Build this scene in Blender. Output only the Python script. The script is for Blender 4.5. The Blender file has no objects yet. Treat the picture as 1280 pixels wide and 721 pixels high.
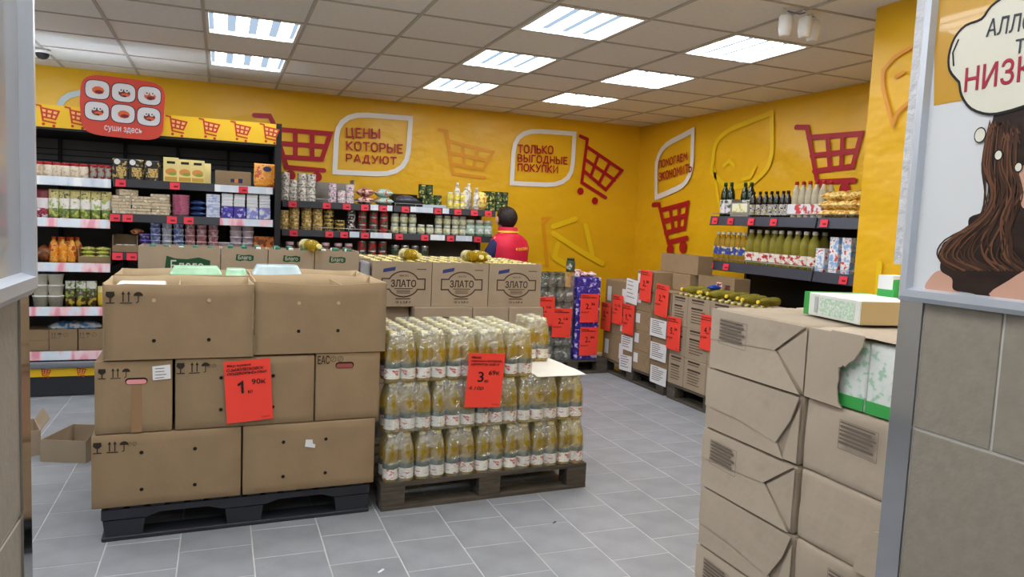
import bpy, bmesh, math, random
from mathutils import Vector, Matrix

rng = random.Random(7)
scene = bpy.context.scene
COL = scene.collection

# ------------------------------------------------------------------ camera
CAM = Vector((0.0, 0.0, 1.5))
RIGHT = Vector((0.92972467, -0.36558309, 0.04428359))
DOWN = Vector((0.00862677, -0.09859767, -0.99508998))
FWD = Vector((0.36815433, 0.92554174, -0.08851489))
FPX = 922.167                      # focal length in pixels of the 1280 px wide frame
cam_data = bpy.data.cameras.new('camera')
cam_data.sensor_width = 36.0
cam_data.lens = FPX * 36.0 / 1280.0
cam_data.clip_start = 0.05
cam_ob = bpy.data.objects.new('camera', cam_data)
COL.objects.link(cam_ob)
cm = Matrix.Identity(4)
for i in range(3):
    cm[i][0] = RIGHT[i]; cm[i][1] = -DOWN[i]; cm[i][2] = -FWD[i]; cm[i][3] = CAM[i]
cam_ob.matrix_world = cm
scene.camera = cam_ob

# ------------------------------------------------------------------ world, exposure
w = bpy.data.worlds.new('world'); scene.world = w
w.use_nodes = True
w.node_tree.nodes['Background'].inputs[0].default_value = (0.75, 0.78, 0.82, 1)
w.node_tree.nodes['Background'].inputs[1].default_value = 0.35
vs = scene.view_settings
vs.view_transform = 'Standard'; vs.look = 'None'; vs.gamma = 1.0; vs.use_curve_mapping = False
vs.exposure = 0.0
LAMP_W = 19.5        # strength of the ceiling lamp tubes
LED_W = 13.0          # strength of the LED strips of the chilled case

# ------------------------------------------------------------------ measuring helper (photo pixel -> point on a real plane)
def ray(px, py):
    return RIGHT * ((px - 640) / FPX) + DOWN * ((py - 360.5) / FPX) + FWD
def on_y(px, py, y):
    d = ray(px, py); return CAM + d * (y / d.y)
def on_x(px, py, x):
    d = ray(px, py); return CAM + d * (x / d.x)
def on_z(px, py, z):
    d = ray(px, py); return CAM + d * ((z - 1.5) / d.z)

# ------------------------------------------------------------------ materials
MATS = {}
def lin(c):
    o = []
    for v in c[:3]:
        v /= 255.0
        o.append(v / 12.92 if v <= 0.04045 else ((v + 0.055) / 1.055) ** 2.4)
    return (o[0], o[1], o[2], 1.0)

def M(name, rgb, rough=0.6, metal=0.0, spec=0.4, noise=0.0, nscale=8.0, bump=0.0, bscale=60.0, rand=0.0, trans=0.0, coat=0.0, stretch=None, ior=1.45, bdist=0.01):
    """principled material with a little tonal noise, fine relief and per-object variation"""
    if name in MATS: return MATS[name]
    m = bpy.data.materials.new(name); m.use_nodes = True
    nt = m.node_tree; b = nt.nodes['Principled BSDF']
    c = lin(rgb)
    b.inputs['Base Color'].default_value = c
    b.inputs['Roughness'].default_value = rough
    b.inputs['Metallic'].default_value = metal
    b.inputs['Specular IOR Level'].default_value = spec
    b.inputs['Transmission Weight'].default_value = trans
    b.inputs['Coat Weight'].default_value = coat
    b.inputs['IOR'].default_value = ior
    tc = None
    if noise or bump:
        tc = nt.nodes.new('ShaderNodeTexCoord')
        src = tc.outputs['Object']
        if stretch:
            mp = nt.nodes.new('ShaderNodeMapping'); mp.inputs['Scale'].default_value = stretch
            nt.links.new(src, mp.inputs[0]); src = mp.outputs[0]
    last = None
    if noise:
        n = nt.nodes.new('ShaderNodeTexNoise'); n.inputs['Scale'].default_value = nscale; n.inputs['Detail'].default_value = 4
        nt.links.new(src, n.inputs['Vector'])
        r = nt.nodes.new('ShaderNodeMapRange')
        r.inputs['From Min'].default_value = 0.3; r.inputs['From Max'].default_value = 0.7
        r.inputs['To Min'].default_value = 1 - noise; r.inputs['To Max'].default_value = 1 + noise
        nt.links.new(n.outputs['Fac'], r.inputs['Value'])
        last = r.outputs[0]
    if rand:
        oi = nt.nodes.new('ShaderNodeObjectInfo')
        r2 = nt.nodes.new('ShaderNodeMapRange')
        r2.inputs['To Min'].default_value = 1 - rand; r2.inputs['To Max'].default_value = 1 + rand
        nt.links.new(oi.outputs['Random'], r2.inputs['Value'])
        if last is not None:
            mu = nt.nodes.new('ShaderNodeMath'); mu.operation = 'MULTIPLY'
            nt.links.new(last, mu.inputs[0]); nt.links.new(r2.outputs[0], mu.inputs[1]); last = mu.outputs[0]
        else:
            last = r2.outputs[0]
    if last is not None:
        mx = nt.nodes.new('ShaderNodeVectorMath'); mx.operation = 'SCALE'
        mx.inputs[0].default_value = c[:3]
        nt.links.new(last, mx.inputs['Scale'])
        nt.links.new(mx.outputs[0], b.inputs['Base Color'])
    if bump:
        n = nt.nodes.new('ShaderNodeTexNoise'); n.inputs['Scale'].default_value = bscale; n.inputs['Detail'].default_value = 3
        nt.links.new(src, n.inputs['Vector'])
        bp = nt.nodes.new('ShaderNodeBump'); bp.inputs['Strength'].default_value = bump; bp.inputs['Distance'].default_value = bdist
        nt.links.new(n.outputs['Fac'], bp.inputs['Height']); nt.links.new(bp.outputs[0], b.inputs['Normal'])
    MATS[name] = m
    return m

def PRINT(name, rgbs, scale=30.0, rough=0.4, stretch=None, rand=0.0):
    """busy packaging print: patches of the given colours"""
    if name in MATS: return MATS[name]
    m = bpy.data.materials.new(name); m.use_nodes = True
    nt = m.node_tree; b = nt.nodes['Principled BSDF']
    b.inputs['Roughness'].default_value = rough
    tc = nt.nodes.new('ShaderNodeTexCoord'); src = tc.outputs['Object']
    if stretch:
        mp = nt.nodes.new('ShaderNodeMapping'); mp.inputs['Scale'].default_value = stretch
        nt.links.new(src, mp.inputs[0]); src = mp.outputs[0]
    oi = nt.nodes.new('ShaderNodeObjectInfo')
    ad = nt.nodes.new('ShaderNodeVectorMath'); ad.operation = 'ADD'
    nt.links.new(src, ad.inputs[0]); nt.links.new(oi.outputs['Random'], ad.inputs[1])
    n = nt.nodes.new('ShaderNodeTexNoise'); n.inputs['Scale'].default_value = scale * 2.1; n.inputs['Detail'].default_value = 2.0
    nt.links.new(ad.outputs[0] if rand else src, n.inputs['Vector'])
    cr = nt.nodes.new('ShaderNodeValToRGB'); cr.color_ramp.interpolation = 'EASE'
    k = len(rgbs); els = cr.color_ramp.elements
    while len(els) < k: els.new(0.5)
    for i, c in enumerate(rgbs):
        els[i].position = 0.0 if i == 0 else 0.35 + 0.38 * i / k
        els[i].color = lin(c)
    nt.links.new(n.outputs['Fac'], cr.inputs[0]); nt.links.new(cr.outputs[0], b.inputs['Base Color'])
    MATS[name] = m
    return m

def EMIT(name, rgb, strength):
    if name in MATS: return MATS[name]
    m = bpy.data.materials.new(name); m.use_nodes = True
    nt = m.node_tree; nt.nodes.clear()
    e = nt.nodes.new('ShaderNodeEmission'); o = nt.nodes.new('ShaderNodeOutputMaterial')
    e.inputs[0].default_value = lin(rgb); e.inputs[1].default_value = strength
    nt.links.new(e.outputs[0], o.inputs[0]); MATS[name] = m
    return m

def FILM(name, clear=0.75, rgb=(235, 240, 240), rough=0.15, bump=0.6, bscale=18.0):
    """thin clear plastic: see-through with a wrinkled gloss"""
    if name in MATS: return MATS[name]
    m = bpy.data.materials.new(name); m.use_nodes = True
    nt = m.node_tree; b = nt.nodes['Principled BSDF']; out = nt.nodes['Material Output']
    b.inputs['Base Color'].default_value = lin(rgb); b.inputs['Roughness'].default_value = rough
    b.inputs['Metallic'].default_value = 0.6
    tr = nt.nodes.new('ShaderNodeBsdfTransparent'); mx = nt.nodes.new('ShaderNodeMixShader')
    tc = nt.nodes.new('ShaderNodeTexCoord')
    n = nt.nodes.new('ShaderNodeTexNoise'); n.inputs['Scale'].default_value = bscale; n.inputs['Detail'].default_value = 3
    n.inputs['Distortion'].default_value = 1.2
    nt.links.new(tc.outputs['Object'], n.inputs['Vector'])
    bp = nt.nodes.new('ShaderNodeBump'); bp.inputs['Strength'].default_value = bump; bp.inputs['Distance'].default_value = 0.02
    nt.links.new(n.outputs['Fac'], bp.inputs['Height']); nt.links.new(bp.outputs[0], b.inputs['Normal'])
    r = nt.nodes.new('ShaderNodeMapRange'); r.inputs['From Min'].default_value = 0.35; r.inputs['From Max'].default_value = 0.7
    r.inputs['To Min'].default_value = clear + 0.12; r.inputs['To Max'].default_value = clear - 0.2
    nt.links.new(n.outputs['Fac'], r.inputs[0]); nt.links.new(r.outputs[0], mx.inputs[0])
    nt.links.new(b.outputs[0], mx.inputs[1]); nt.links.new(tr.outputs[0], mx.inputs[2])
    nt.links.new(mx.outputs[0], out.inputs[0]); MATS[name] = m
    return m

# ------------------------------------------------------------------ mesh builder
class MB:
    def __init__(s): s.v = []; s.f = []; s.m = []; s.mats = []; s.sm = []
    def mi(s, mat):
        if mat not in s.mats: s.mats.append(mat)
        return s.mats.index(mat)
    def face(s, pts, mat, smooth=False):
        n = len(s.v); s.v += [tuple(p) for p in pts]; s.f.append(tuple(range(n, n + len(pts)))); s.m.append(s.mi(mat)); s.sm.append(smooth); return s
    def box(s, a, b, mat, mx=None):
        x0, y0, z0 = a; x1, y1, z1 = b; n = len(s.v); k = s.mi(mat)
        pts = [(x0,y0,z0),(x1,y0,z0),(x1,y1,z0),(x0,y1,z0),(x0,y0,z1),(x1,y0,z1),(x1,y1,z1),(x0,y1,z1)]
        if mx is not None: pts = [tuple(mx @ Vector(p)) for p in pts]
        s.v += pts
        for q in ((0,3,2,1),(4,5,6,7),(0,1,5,4),(1,2,6,5),(2,3,7,6),(3,0,4,7)):
            s.f.append(tuple(n + i for i in q)); s.m.append(k); s.sm.append(False)
        return s
    def rbox(s, a, b, mat, r=0.005, seg=1, fn=None):
        bm = bmesh.new(); bmesh.ops.create_cube(bm, size=1)
        for v in bm.verts:
            v.co = Vector([a[i] + (b[i] - a[i]) * (v.co[i] + 0.5) for i in range(3)])
        bmesh.ops.bevel(bm, geom=bm.edges[:], offset=r, segments=seg, affect='EDGES', profile=0.5)
        s.add_bm(bm, mat, seg > 1, fn); return s
    def add_bm(s, bm, mat, smooth=False, fn=None):
        n = len(s.v); k = s.mi(mat); bm.verts.index_update()
        s.v += [tuple(fn(v.co) if fn else v.co) for v in bm.verts]
        for f in bm.faces:
            s.f.append(tuple(n + v.index for v in f.verts)); s.m.append(k); s.sm.append(smooth)
        bm.free()
    def loft(s, rings, mats, cap0=True, cap1=True, smooth=True):
        """rings: equal-length point loops; mats: one material or one per band"""
        n = len(s.v); k = len(rings[0])
        for r in rings: s.v += [tuple(p) for p in r]
        for i in range(len(rings) - 1):
            mi = s.mi(mats[i] if isinstance(mats, (list, tuple)) else mats)
            for j in range(k):
                a = n + i * k + j; b = n + i * k + (j + 1) % k
                s.f.append((a, b, b + k, a + k)); s.m.append(mi); s.sm.append(smooth)
        if cap0:
            s.f.append(tuple(n + j for j in reversed(range(k)))); s.m.append(s.mi(mats[0] if isinstance(mats, (list, tuple)) else mats)); s.sm.append(False)
        if cap1:
            s.f.append(tuple(n + (len(rings) - 1) * k + j for j in range(k))); s.m.append(s.mi(mats[-1] if isinstance(mats, (list, tuple)) else mats)); s.sm.append(False)
        return s
    def lathe(s, prof, mats, seg=12, c=(0, 0, 0), cap0=True, cap1=True, smooth=True):
        rings = [[(c[0] + r * math.cos(2*math.pi*j/seg), c[1] + r * math.sin(2*math.pi*j/seg), c[2] + z) for j in range(seg)] for r, z in prof]
        return s.loft(rings, mats, cap0, cap1, smooth)
    def tube(s, pts, r, mat, seg=8):
        pts = [Vector(p) for p in pts]; rings = []
        rs = r if isinstance(r, (list, tuple)) else [r] * len(pts)
        for i, p in enumerate(pts):
            d = (pts[min(i+1, len(pts)-1)] - pts[max(i-1, 0)]).normalized()
            u = d.orthogonal().normalized() if i == 0 else (u - d * u.dot(d)).normalized()
            v = d.cross(u)
            rings.append([tuple(p + (u * math.cos(2*math.pi*j/seg) + v * math.sin(2*math.pi*j/seg)) * rs[i]) for j in range(seg)])
        return s.loft(rings, mat)
    def prism(s, poly, z0, z1, mat, matside=None):
        """poly: ccw (x,y) list extruded from z0 to z1"""
        n = len(s.v); k = len(poly)
        s.v += [(x, y, z0) for x, y in poly] + [(x, y, z1) for x, y in poly]
        s.f.append(tuple(n + i for i in reversed(range(k)))); s.m.append(s.mi(mat)); s.sm.append(False)
        s.f.append(tuple(n + k + i for i in range(k))); s.m.append(s.mi(mat)); s.sm.append(False)
        for i in range(k):
            j = (i + 1) % k
            s.f.append((n+i, n+j, n+k+j, n+k+i)); s.m.append(s.mi(matside or mat)); s.sm.append(False)
        return s
    def stroke(s, pts, wd, mat, closed=False, z=0.0, seg=10):
        """flat printed line of width wd through (u,v) points: one mitred ribbon, round ends"""
        P = [Vector((p[0], p[1])) for p in pts]
        Q = [P[0]]
        for p in P[1:]:
            if (p - Q[-1]).length > 1e-5: Q.append(p)
        if closed and (Q[0] - Q[-1]).length < 1e-5: Q.pop()
        n = len(Q)
        s.nl = getattr(s, 'nl', 0) + 1
        z = z + (s.nl % 7) * min(.0004, wd * .01)
        if n < 2: return s.disc((Q[0].x, Q[0].y), wd / 2, mat, z, seg)
        L, R_ = [], []
        for i in range(n):
            d0 = (Q[i] - Q[i-1]).normalized() if (i > 0 or closed) else None
            d1 = (Q[(i+1) % n] - Q[i]).normalized() if (i < n - 1 or closed) else None
            d0 = d0 or d1; d1 = d1 or d0
            t = d0 + d1
            t = t.normalized() if t.length > .2 else d1
            o = Vector((-t.y, t.x)); c = max(.45, o.dot(Vector((-d1.y, d1.x))))
            L.append(Q[i] + o * (wd / 2 / c)); R_.append(Q[i] - o * (wd / 2 / c))
        k = s.mi(mat); b = len(s.v)
        for i in range(n): s.v += [(R_[i].x, R_[i].y, z), (L[i].x, L[i].y, z)]
        for i in range(n if closed else n - 1):
            j = (i + 1) % n
            s.f.append((b + 2*i, b + 2*j, b + 2*j + 1, b + 2*i + 1)); s.m.append(k); s.sm.append(False)
        if not closed:
            for e, q in ((0, Q[0] - Q[1]), (n - 1, Q[-1] - Q[-2])):
                q = q.normalized(); a0 = math.atan2(q.y, q.x); h = max(3, seg // 2)
                a_, b_ = (b + 2*e, b + 2*e + 1) if e else (b + 1, b)
                m0 = len(s.v)
                for t in range(1, h): 
                    an = a0 - math.pi / 2 + math.pi * t / h
                    s.v.append((Q[e].x + wd / 2 * math.cos(an), Q[e].y + wd / 2 * math.sin(an), z))
                s.f.append((a_, *range(m0, m0 + h - 1), b_)); s.m.append(k); s.sm.append(False)
        return s
    def disc(s, c, r, mat, z=0.0, seg=12, ry=None, rot=0.0):
        ry = r if ry is None else ry
        pts = []
        for j in range(seg):
            x = r * math.cos(2*math.pi*j/seg); y = ry * math.sin(2*math.pi*j/seg)
            pts.append((c[0] + x*math.cos(rot) - y*math.sin(rot), c[1] + x*math.sin(rot) + y*math.cos(rot), z))
        return s.face(pts, mat)
    def mesh(s, name):
        me = bpy.data.meshes.new(name)
        me.from_pydata(s.v, [], s.f)
        for m in s.mats: me.materials.append(m)
        me.polygons.foreach_set('material_index', s.m)
        me.polygons.foreach_set('use_smooth', s.sm)
        me.update(); return me
    def build(s, name, parent=None, loc=(0, 0, 0), rot=None, mx=None):
        return link(s.mesh(name), name, parent, loc, rot, mx)

def link(me, name, parent=None, loc=(0, 0, 0), rot=None, mx=None, scale=None):
    o = bpy.data.objects.new(name, me); COL.objects.link(o)
    if parent is not None: o.parent = parent
    if mx is not None: o.matrix_local = mx
    else:
        o.location = loc
        if rot is not None: o.rotation_euler = rot if isinstance(rot, (tuple, list)) else (0, 0, rot)
        if scale is not None: o.scale = scale
    return o
def empty(name, loc=(0, 0, 0), rotz=0.0, label=None, cat=None, group=None):
    o = bpy.data.objects.new(name, None); COL.objects.link(o)
    o.location = loc; o.rotation_euler = (0, 0, rotz); o.empty_display_size = 0.05
    if label: tag(o, label, cat, group)
    return o
def tag(o, label, cat, group=None):
    o['label'] = label; o['category'] = cat
    if group: o['group'] = group
    return o
def struct(o): o['kind'] = 'structure'; return o
def stuff(o): o['kind'] = 'stuff'; return o
def frame(origin, right, up):
    r = Vector(right).normalized(); u = Vector(up).normalized(); n = r.cross(u)
    m = Matrix.Identity(4)
    for i in range(3): m[i][0] = r[i]; m[i][1] = u[i]; m[i][2] = n[i]; m[i][3] = origin[i]
    return m
def thing(me, name, loc, label, cat, group=None, rotz=0.0, scale=None, rot=None):
    return tag(link(me, name, None, loc, rot if rot is not None else rotz, None, scale), label, cat, group)

_tc = {}
def text_mesh(s, size, mat, bold=0.0, align='LEFT', shear=0.0, squeeze=1.0, spacing=1.0):
    key = (s, size, mat.name, bold, align, shear, squeeze)
    if key in _tc: return _tc[key]
    cu = bpy.data.curves.new('lettering', 'FONT'); cu.body = s; cu.size = size; cu.align_x = align
    cu.bevel_depth = bold; cu.bevel_resolution = 0; cu.shear = shear; cu.resolution_u = 2; cu.space_line = spacing
    ob = bpy.data.objects.new('tmp', cu); COL.objects.link(ob)
    bpy.context.view_layer.update()
    me = bpy.data.meshes.new_from_object(ob.evaluated_get(bpy.context.evaluated_depsgraph_get()))
    me.name = 'lettering'
    bpy.data.objects.remove(ob); bpy.data.curves.remove(cu)
    if squeeze != 1.0:
        for v in me.vertices: v.co.x *= squeeze
    for v in me.vertices: v.co.z *= .02
    me.materials.clear(); me.materials.append(mat)
    _tc[key] = me
    return me
def text(s, size, mat, parent, mx, name='lettering', **k):
    return link(text_mesh(s, size, mat, **k), name, parent, mx=mx)
from mathutils import noise as mnoise
def fit_text(s, mat, parent, origin, right, up, width, height, name='lettering', bold=0.0, z=0.0, shear=0.0):
    """lettering scaled into a width x height rectangle whose lower-left corner is origin"""
    me = text_mesh(s, 1.0, mat, bold=bold, shear=shear)
    xs = [v.co.x for v in me.vertices]; ys = [v.co.y for v in me.vertices]
    x0, x1, y0, y1 = min(xs), max(xs), min(ys), max(ys)
    f = frame(origin, right, up)
    sx = width / (x1 - x0); sy = height / (y1 - y0)
    mx = f @ Matrix.Translation((0, 0, z)) @ Matrix.Diagonal((sx, sy, 1, 1)) @ Matrix.Translation((-x0, -y0, 0))
    return link(me, name, parent, mx=mx)

# ================================================================== SETTING
FX0, TP = 1.055, 0.303
BACK_Y, RIGHT_X, NEAR_X, NEAR_Y, CEIL = 7.73, 4.63, 3.17, 3.02, 2.70
XMIN, YMIN = -3.2, -2.6

m_grout = M('floor grout', (198, 200, 202), 0.8, noise=0.1, nscale=12)
m_tile = M('grey slate floor tile', (148, 153, 160), 0.42, spec=0.45, noise=0.13, nscale=5.0, bump=0.12, bscale=22, rand=0.06)
fl = struct(MB().box((XMIN, YMIN, -0.12), (RIGHT_X + .2, BACK_Y + .2, -0.0012), m_grout).build('floor'))
tme = MB().rbox((-TP/2 + .0028, -TP/2 + .0028, -0.008), (TP/2 - .0028, TP/2 - .0028, 0.0), m_tile, 0.001).mesh('floor_tile')
rest = MB(); ntile = 0
for i in range(-14, 13):
    for j in range(-21, 15):
        cx = FX0 + TP * (i + 0.5); cy = 3.56 + TP * (j + 0.5) + (TP / 2 if i % 2 == 0 else 0)
        if cx < XMIN + .1 or cx > RIGHT_X or cy > BACK_Y - .1 or cy < YMIN + .1: continue
        d = Vector((cx, cy, 0)) - CAM; z = d.dot(FWD)
        px = 640 + FPX * d.dot(RIGHT) / max(z, .1); py = 360 + FPX * d.dot(DOWN) / max(z, .1)
        vis = z > 1 and -40 < px < 1180 and py < 780 and cy < 6.9 and not (-.35 < cx < 1.85 and 3.8 < cy < 5.4) and cx < 3.75
        if vis and ntile < 298:
            ntile += 1; link(tme, 'floor_tile', fl, (cx, cy, 0))
        else:
            rest.box((cx - TP/2 + .0028, cy - TP/2 + .0028, -.008), (cx + TP/2 - .0028, cy + TP/2 - .0028, 0), m_tile)
stuff(rest.build('floor_tile_field', fl))

# ---- ceiling
m_ctile = M('mineral fibre ceiling tile', (236, 233, 229), 0.95, spec=0.1, noise=0.03, nscale=30, bump=0.2, bscale=160, rand=0.02)
m_rail = M('ceiling rail with painted shade', (190, 184, 176), 0.6)  # rail colour darkened to carry the thin shadow along the grid lines
GX, GY, GP = 0.491, 4.388, 0.6
ce = struct(MB().box((XMIN, YMIN, CEIL + .1), (RIGHT_X + .2, BACK_Y + .2, CEIL + .2), m_rail).build('ceiling'))
m_lampf = M('lamp frame', (225, 228, 230), 0.4)
m_tube = EMIT('lamp tube glow', (255, 255, 255), LAMP_W)
m_diff = EMIT('lamp louvre glow', (196, 220, 246), 0.85)
ctm = MB().rbox((-.294, -.294, 0), (.294, .294, .015), m_ctile, .002).mesh('ceiling_tile')
railx = MB().box((-.010, YMIN, -.004), (.010, BACK_Y, .02), m_rail).mesh('ceiling_rail')
raily = MB().box((XMIN, -.006, -.003), (RIGHT_X, .006, .018), m_rail).mesh('ceiling_cross_rail')
lamps = {(i, j) for i in (-4, -1, 2, 4) for j in (-9, -7, -5, -3, -1, 1, 3)}
lamp_frame = MB()
for a, b in (((-.292, -.292), (.292, -.272)), ((-.292, .272), (.292, .292)), ((-.292, -.272), (-.272, .272)), ((.272, -.272), (.292, .272))):
    lamp_frame.box((a[0], a[1], -.004), (b[0], b[1], .06), m_lampf)
lamp_frame = lamp_frame.mesh('frame')
lamp_tray = MB().box((-.272, -.272, .02), (.272, .272, .03), m_diff).mesh('louvre')
lamp_tube = MB().loft([[(x, y, z) for x, z in ((-.04, .012), (-.028, -.001), (.028, -.001), (.04, .012))] for y in (-.268, .268)], m_tube, smooth=False).mesh('tube')
def lamp(x, y, label):
    o = empty('ceiling_lamp', (x, y, CEIL), 0, label, 'lamp', 'square lamps set in the tiled ceiling')
    link(lamp_frame, 'frame', o); link(lamp_tray, 'louvre', o)
    for k in range(4): link(lamp_tube, 'tube', o, ((k - 1.5) * .134, 0, 0))
lamp_names = {(-1, 1): 'square four-tube lamp over the chilled case, nearer of the two at left', (-1, 3): 'square four-tube lamp over the chilled case, nearer the back wall',
 (2, -1): 'largest square lamp, nearest of the middle row of three', (2, 1): 'middle lamp of the middle row of three ceiling lamps', (2, 3): 'smallest farthest lamp of the middle row of three',
 (4, -1): 'large lamp just left of the white ceiling sensors', (4, 1): 'middle lamp of the right-hand row of three ceiling lamps', (4, 3): 'farthest lamp of the right-hand row, near the wall corner'}
for i in range(-7, 8):
    x = GX + GP * i
    if XMIN < x < RIGHT_X: link(railx, 'ceiling_rail', ce, (x, 0, CEIL))
    for j in range(-12, 7):
        cx, cy = x + GP / 2, GY + GP * (j + .5)
        if cx < XMIN or cx - .3 > RIGHT_X or cy < YMIN or cy - .3 > BACK_Y: continue
        if cx > NEAR_X + .3 and cy < NEAR_Y - .3: continue
        if (i, j) in lamps and not (cx > NEAR_X - .35 and cy < NEAR_Y + .25):
            lamp(cx, cy, lamp_names.get((i, j), 'square four-tube ceiling lamp overhead behind the viewer')); continue
        link(ctm, 'ceiling_tile', ce, (cx, cy, CEIL + .004))
for j in range(-11, 6):
    link(raily, 'ceiling_cross_rail', ce, (0, GY + GP * j, CEIL))

# ---- walls: yellow vinyl, loosely stretched
def vinyl_mat(name, rgb):
    m = M(name, rgb, 0.36, spec=0.5, noise=0.05, nscale=1.2, bump=0.45, bscale=2.2, bdist=.06, stretch=(1, 1, 1.6))
    return m
m_yel = vinyl_mat('yellow vinyl sheet', (231, 180, 26))
m_plain = M('pale plaster', (200, 198, 192), 0.85, noise=0.04, nscale=3)
def crease(u, v, seed):
    a = mnoise.noise(Vector((u * 1.1 + seed, v * 1.8, seed))) * .010
    b = (1 - abs(mnoise.noise(Vector((u * .9 + v * .7 + seed * 2, v * 1.6 - u * .5, 3 + seed))))) ** 6 * .009
    c = mnoise.noise(Vector((u * 5, v * .5, seed + 7))) * .004
    return a * .5 + b + c
def vinyl_wall(name, origin, right, length, height, mat, seed, back=.15):
    f = frame(origin, right, (0, 0, 1)); nu = max(2, int(length / .045)); nv = int(height / .045)
    mb = MB(); pts = []
    for j in range(nv + 1):
        for i in range(nu + 1):
            u = length * i / nu; v = height * j / nv
            e = min(1, min(u, length - u) / .1, min(v, height - v) / .1)
            pts.append(tuple(f @ Vector((u, v, -.014 + crease(u, v, seed) * max(0, e) * .8))))
    mb.v = pts
    k = mb.mi(mat)
    for j in range(nv):
        for i in range(nu):
            a = j * (nu + 1) + i; mb.f.append((a, a + 1, a + nu + 2, a + nu + 1)); mb.m.append(k); mb.sm.append(True)
    kb = mb.mi(m_plain)
    q = [tuple(f @ Vector(p)) for p in ((0, 0, -.016), (length, 0, -.016), (length, height, -.016), (0, height, -.016), (0, 0, -back), (length, 0, -back), (length, height, -back), (0, height, -back))]
    n = len(mb.v); mb.v += q
    for t in ((0, 4, 5, 1), (1, 5, 6, 2), (2, 6, 7, 3), (3, 7, 4, 0), (4, 7, 6, 5)):
        mb.f.append(tuple(n + x for x in t)); mb.m.append(kb); mb.sm.append(False)
    return struct(mb.build(name))
wall_back = vinyl_wall('wall_back', (XMIN, BACK_Y, 0), (1, 0, 0), RIGHT_X - XMIN + .05, CEIL + .02, m_yel, 1)
wall_right = vinyl_wall('wall_right', (RIGHT_X, BACK_Y + .05, 0), (0, -1, 0), BACK_Y + .05 - NEAR_Y, CEIL + .02, m_yel, 5)
wall_side = vinyl_wall('wall_side', (NEAR_X, NEAR_Y, 0), (0, -1, 0), NEAR_Y - YMIN, CEIL + .02, m_yel, 9, back=.12)
struct(MB().box((NEAR_X + .02, NEAR_Y - .1, 0), (RIGHT_X, NEAR_Y, CEIL + .02), m_yel).build('wall_return'))
struct(MB().box((XMIN - .15, YMIN, 0), (XMIN, BACK_Y, CEIL + .02), m_plain).build('wall_left'))
struct(MB().box((XMIN, YMIN - .15, 0), (NEAR_X, YMIN, CEIL + .02), m_plain).build('wall_rear'))

# ---- print on the vinyl
m_red = M('deep red vinyl print', (168, 16, 34), 0.4)
m_wht = M('white vinyl print', (232, 232, 230), 0.4)
m_pale_y = M('lemon yellow vinyl print', (238, 200, 30), 0.4)
m_pale_o = M('orange vinyl print', (224, 154, 30), 0.4)
def wall_uv(pts, plane):
    out = []
    for px, py in pts:
        if plane == 'back': p = on_y(px, py, BACK_Y); out.append((p.x, p.z))
        elif plane == 'right': p = on_x(px, py, RIGHT_X); out.append((-p.y, p.z))
        else: p = on_x(px, py, NEAR_X); out.append((-p.y, p.z))
    return out
FR = {'back': frame((0, BACK_Y - .004, 0), (1, 0, 0), (0, 0, 1)), 'right': frame((RIGHT_X - .004, 0, 0), (0, -1, 0), (0, 0, 1)), 'side': frame((NEAR_X - .004, 0, 0), (0, -1, 0), (0, 0, 1))}
WALLS = {'back': wall_back, 'right': wall_right, 'side': wall_side}
def wprint(name, plane, lines, width, mat, dots=(), z=0.0):
    mb = MB()
    for ln in lines:
        closed = ln[0] == 'c'
        mb.stroke(wall_uv(ln[1:] if closed else ln, plane), width, mat, closed, z)
    for (px, py), r in dots: mb.disc(wall_uv([(px, py)], plane)[0], r, mat, z, 16)
    return mb.build(name, WALLS[plane], mx=FR[plane])
def lerp(a, b, t): return (a[0] + (b[0] - a[0]) * t, a[1] + (b[1] - a[1]) * t)
wprint('cart_print', 'back', [[(318, 144), (337, 145), (341, 153), (358, 208)], [(342, 161), (352, 162), (413, 167), (402, 199), (354, 196)], [(350, 179), (406, 183)], [(369, 163), (369, 197)], [(390, 165), (390, 198)], [(358, 209), (405, 213)]], .046, m_red, [((363, 219), .05), ((396, 221), .05)])
wprint('cart_print', 'back', [[(725, 170), (734, 174), (727, 228), (757, 247)], [(733, 183), (777, 213), (757, 237), (729, 213)], [(731, 199), (768, 225)], [(748, 193), (738, 221)], [(762, 203), (748, 230)]], .04, m_red, [((725.5, 239), .042), ((743.5, 251), .042)])
wprint('faint_cart_print', 'back', [[(549, 162), (558, 164), (566, 217), (606, 222)], [(560, 176), (616, 190), (604, 212), (565, 205)], [(563, 191), (611, 201)], [(578, 181), (580, 208)], [(597, 186), (592, 210)]], .035, m_pale_o)
def rounded(pts, which, n=5):
    """pixel polygon with the corners listed in `which` rounded"""
    out = []
    for i, p in enumerate(pts):
        if i in which:
            a, b = pts[i-1], pts[(i+1) % len(pts)]
            for k in range(n + 1):
                t = k / n; A = lerp(p, a, .42 * (1 - t)); B = lerp(p, b, .42 * t)
                q0 = lerp(p, a, .42); q1 = lerp(p, b, .42)
                out.append(lerp(lerp(q0, p, t), lerp(p, q1, t), t))
        else: out.append(p)
    return out
wprint('slogan_bubble', 'back', [['c'] + rounded([(418.5, 215), (422, 141), (513.5, 148), (508, 219)], {1, 3})], .05, m_wht)
wprint('slogan_bubble', 'back', [['c'] + rounded([(639.5, 229), (643.5, 162), (718, 167), (714, 232)], {1, 3})], .05, m_wht)
wprint('bubble_arc', 'back', [[(75, 131), (79, 124), (87, 119), (104, 115)]], .05, M('pale blue vinyl print', (190, 205, 205), .5))
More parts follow.
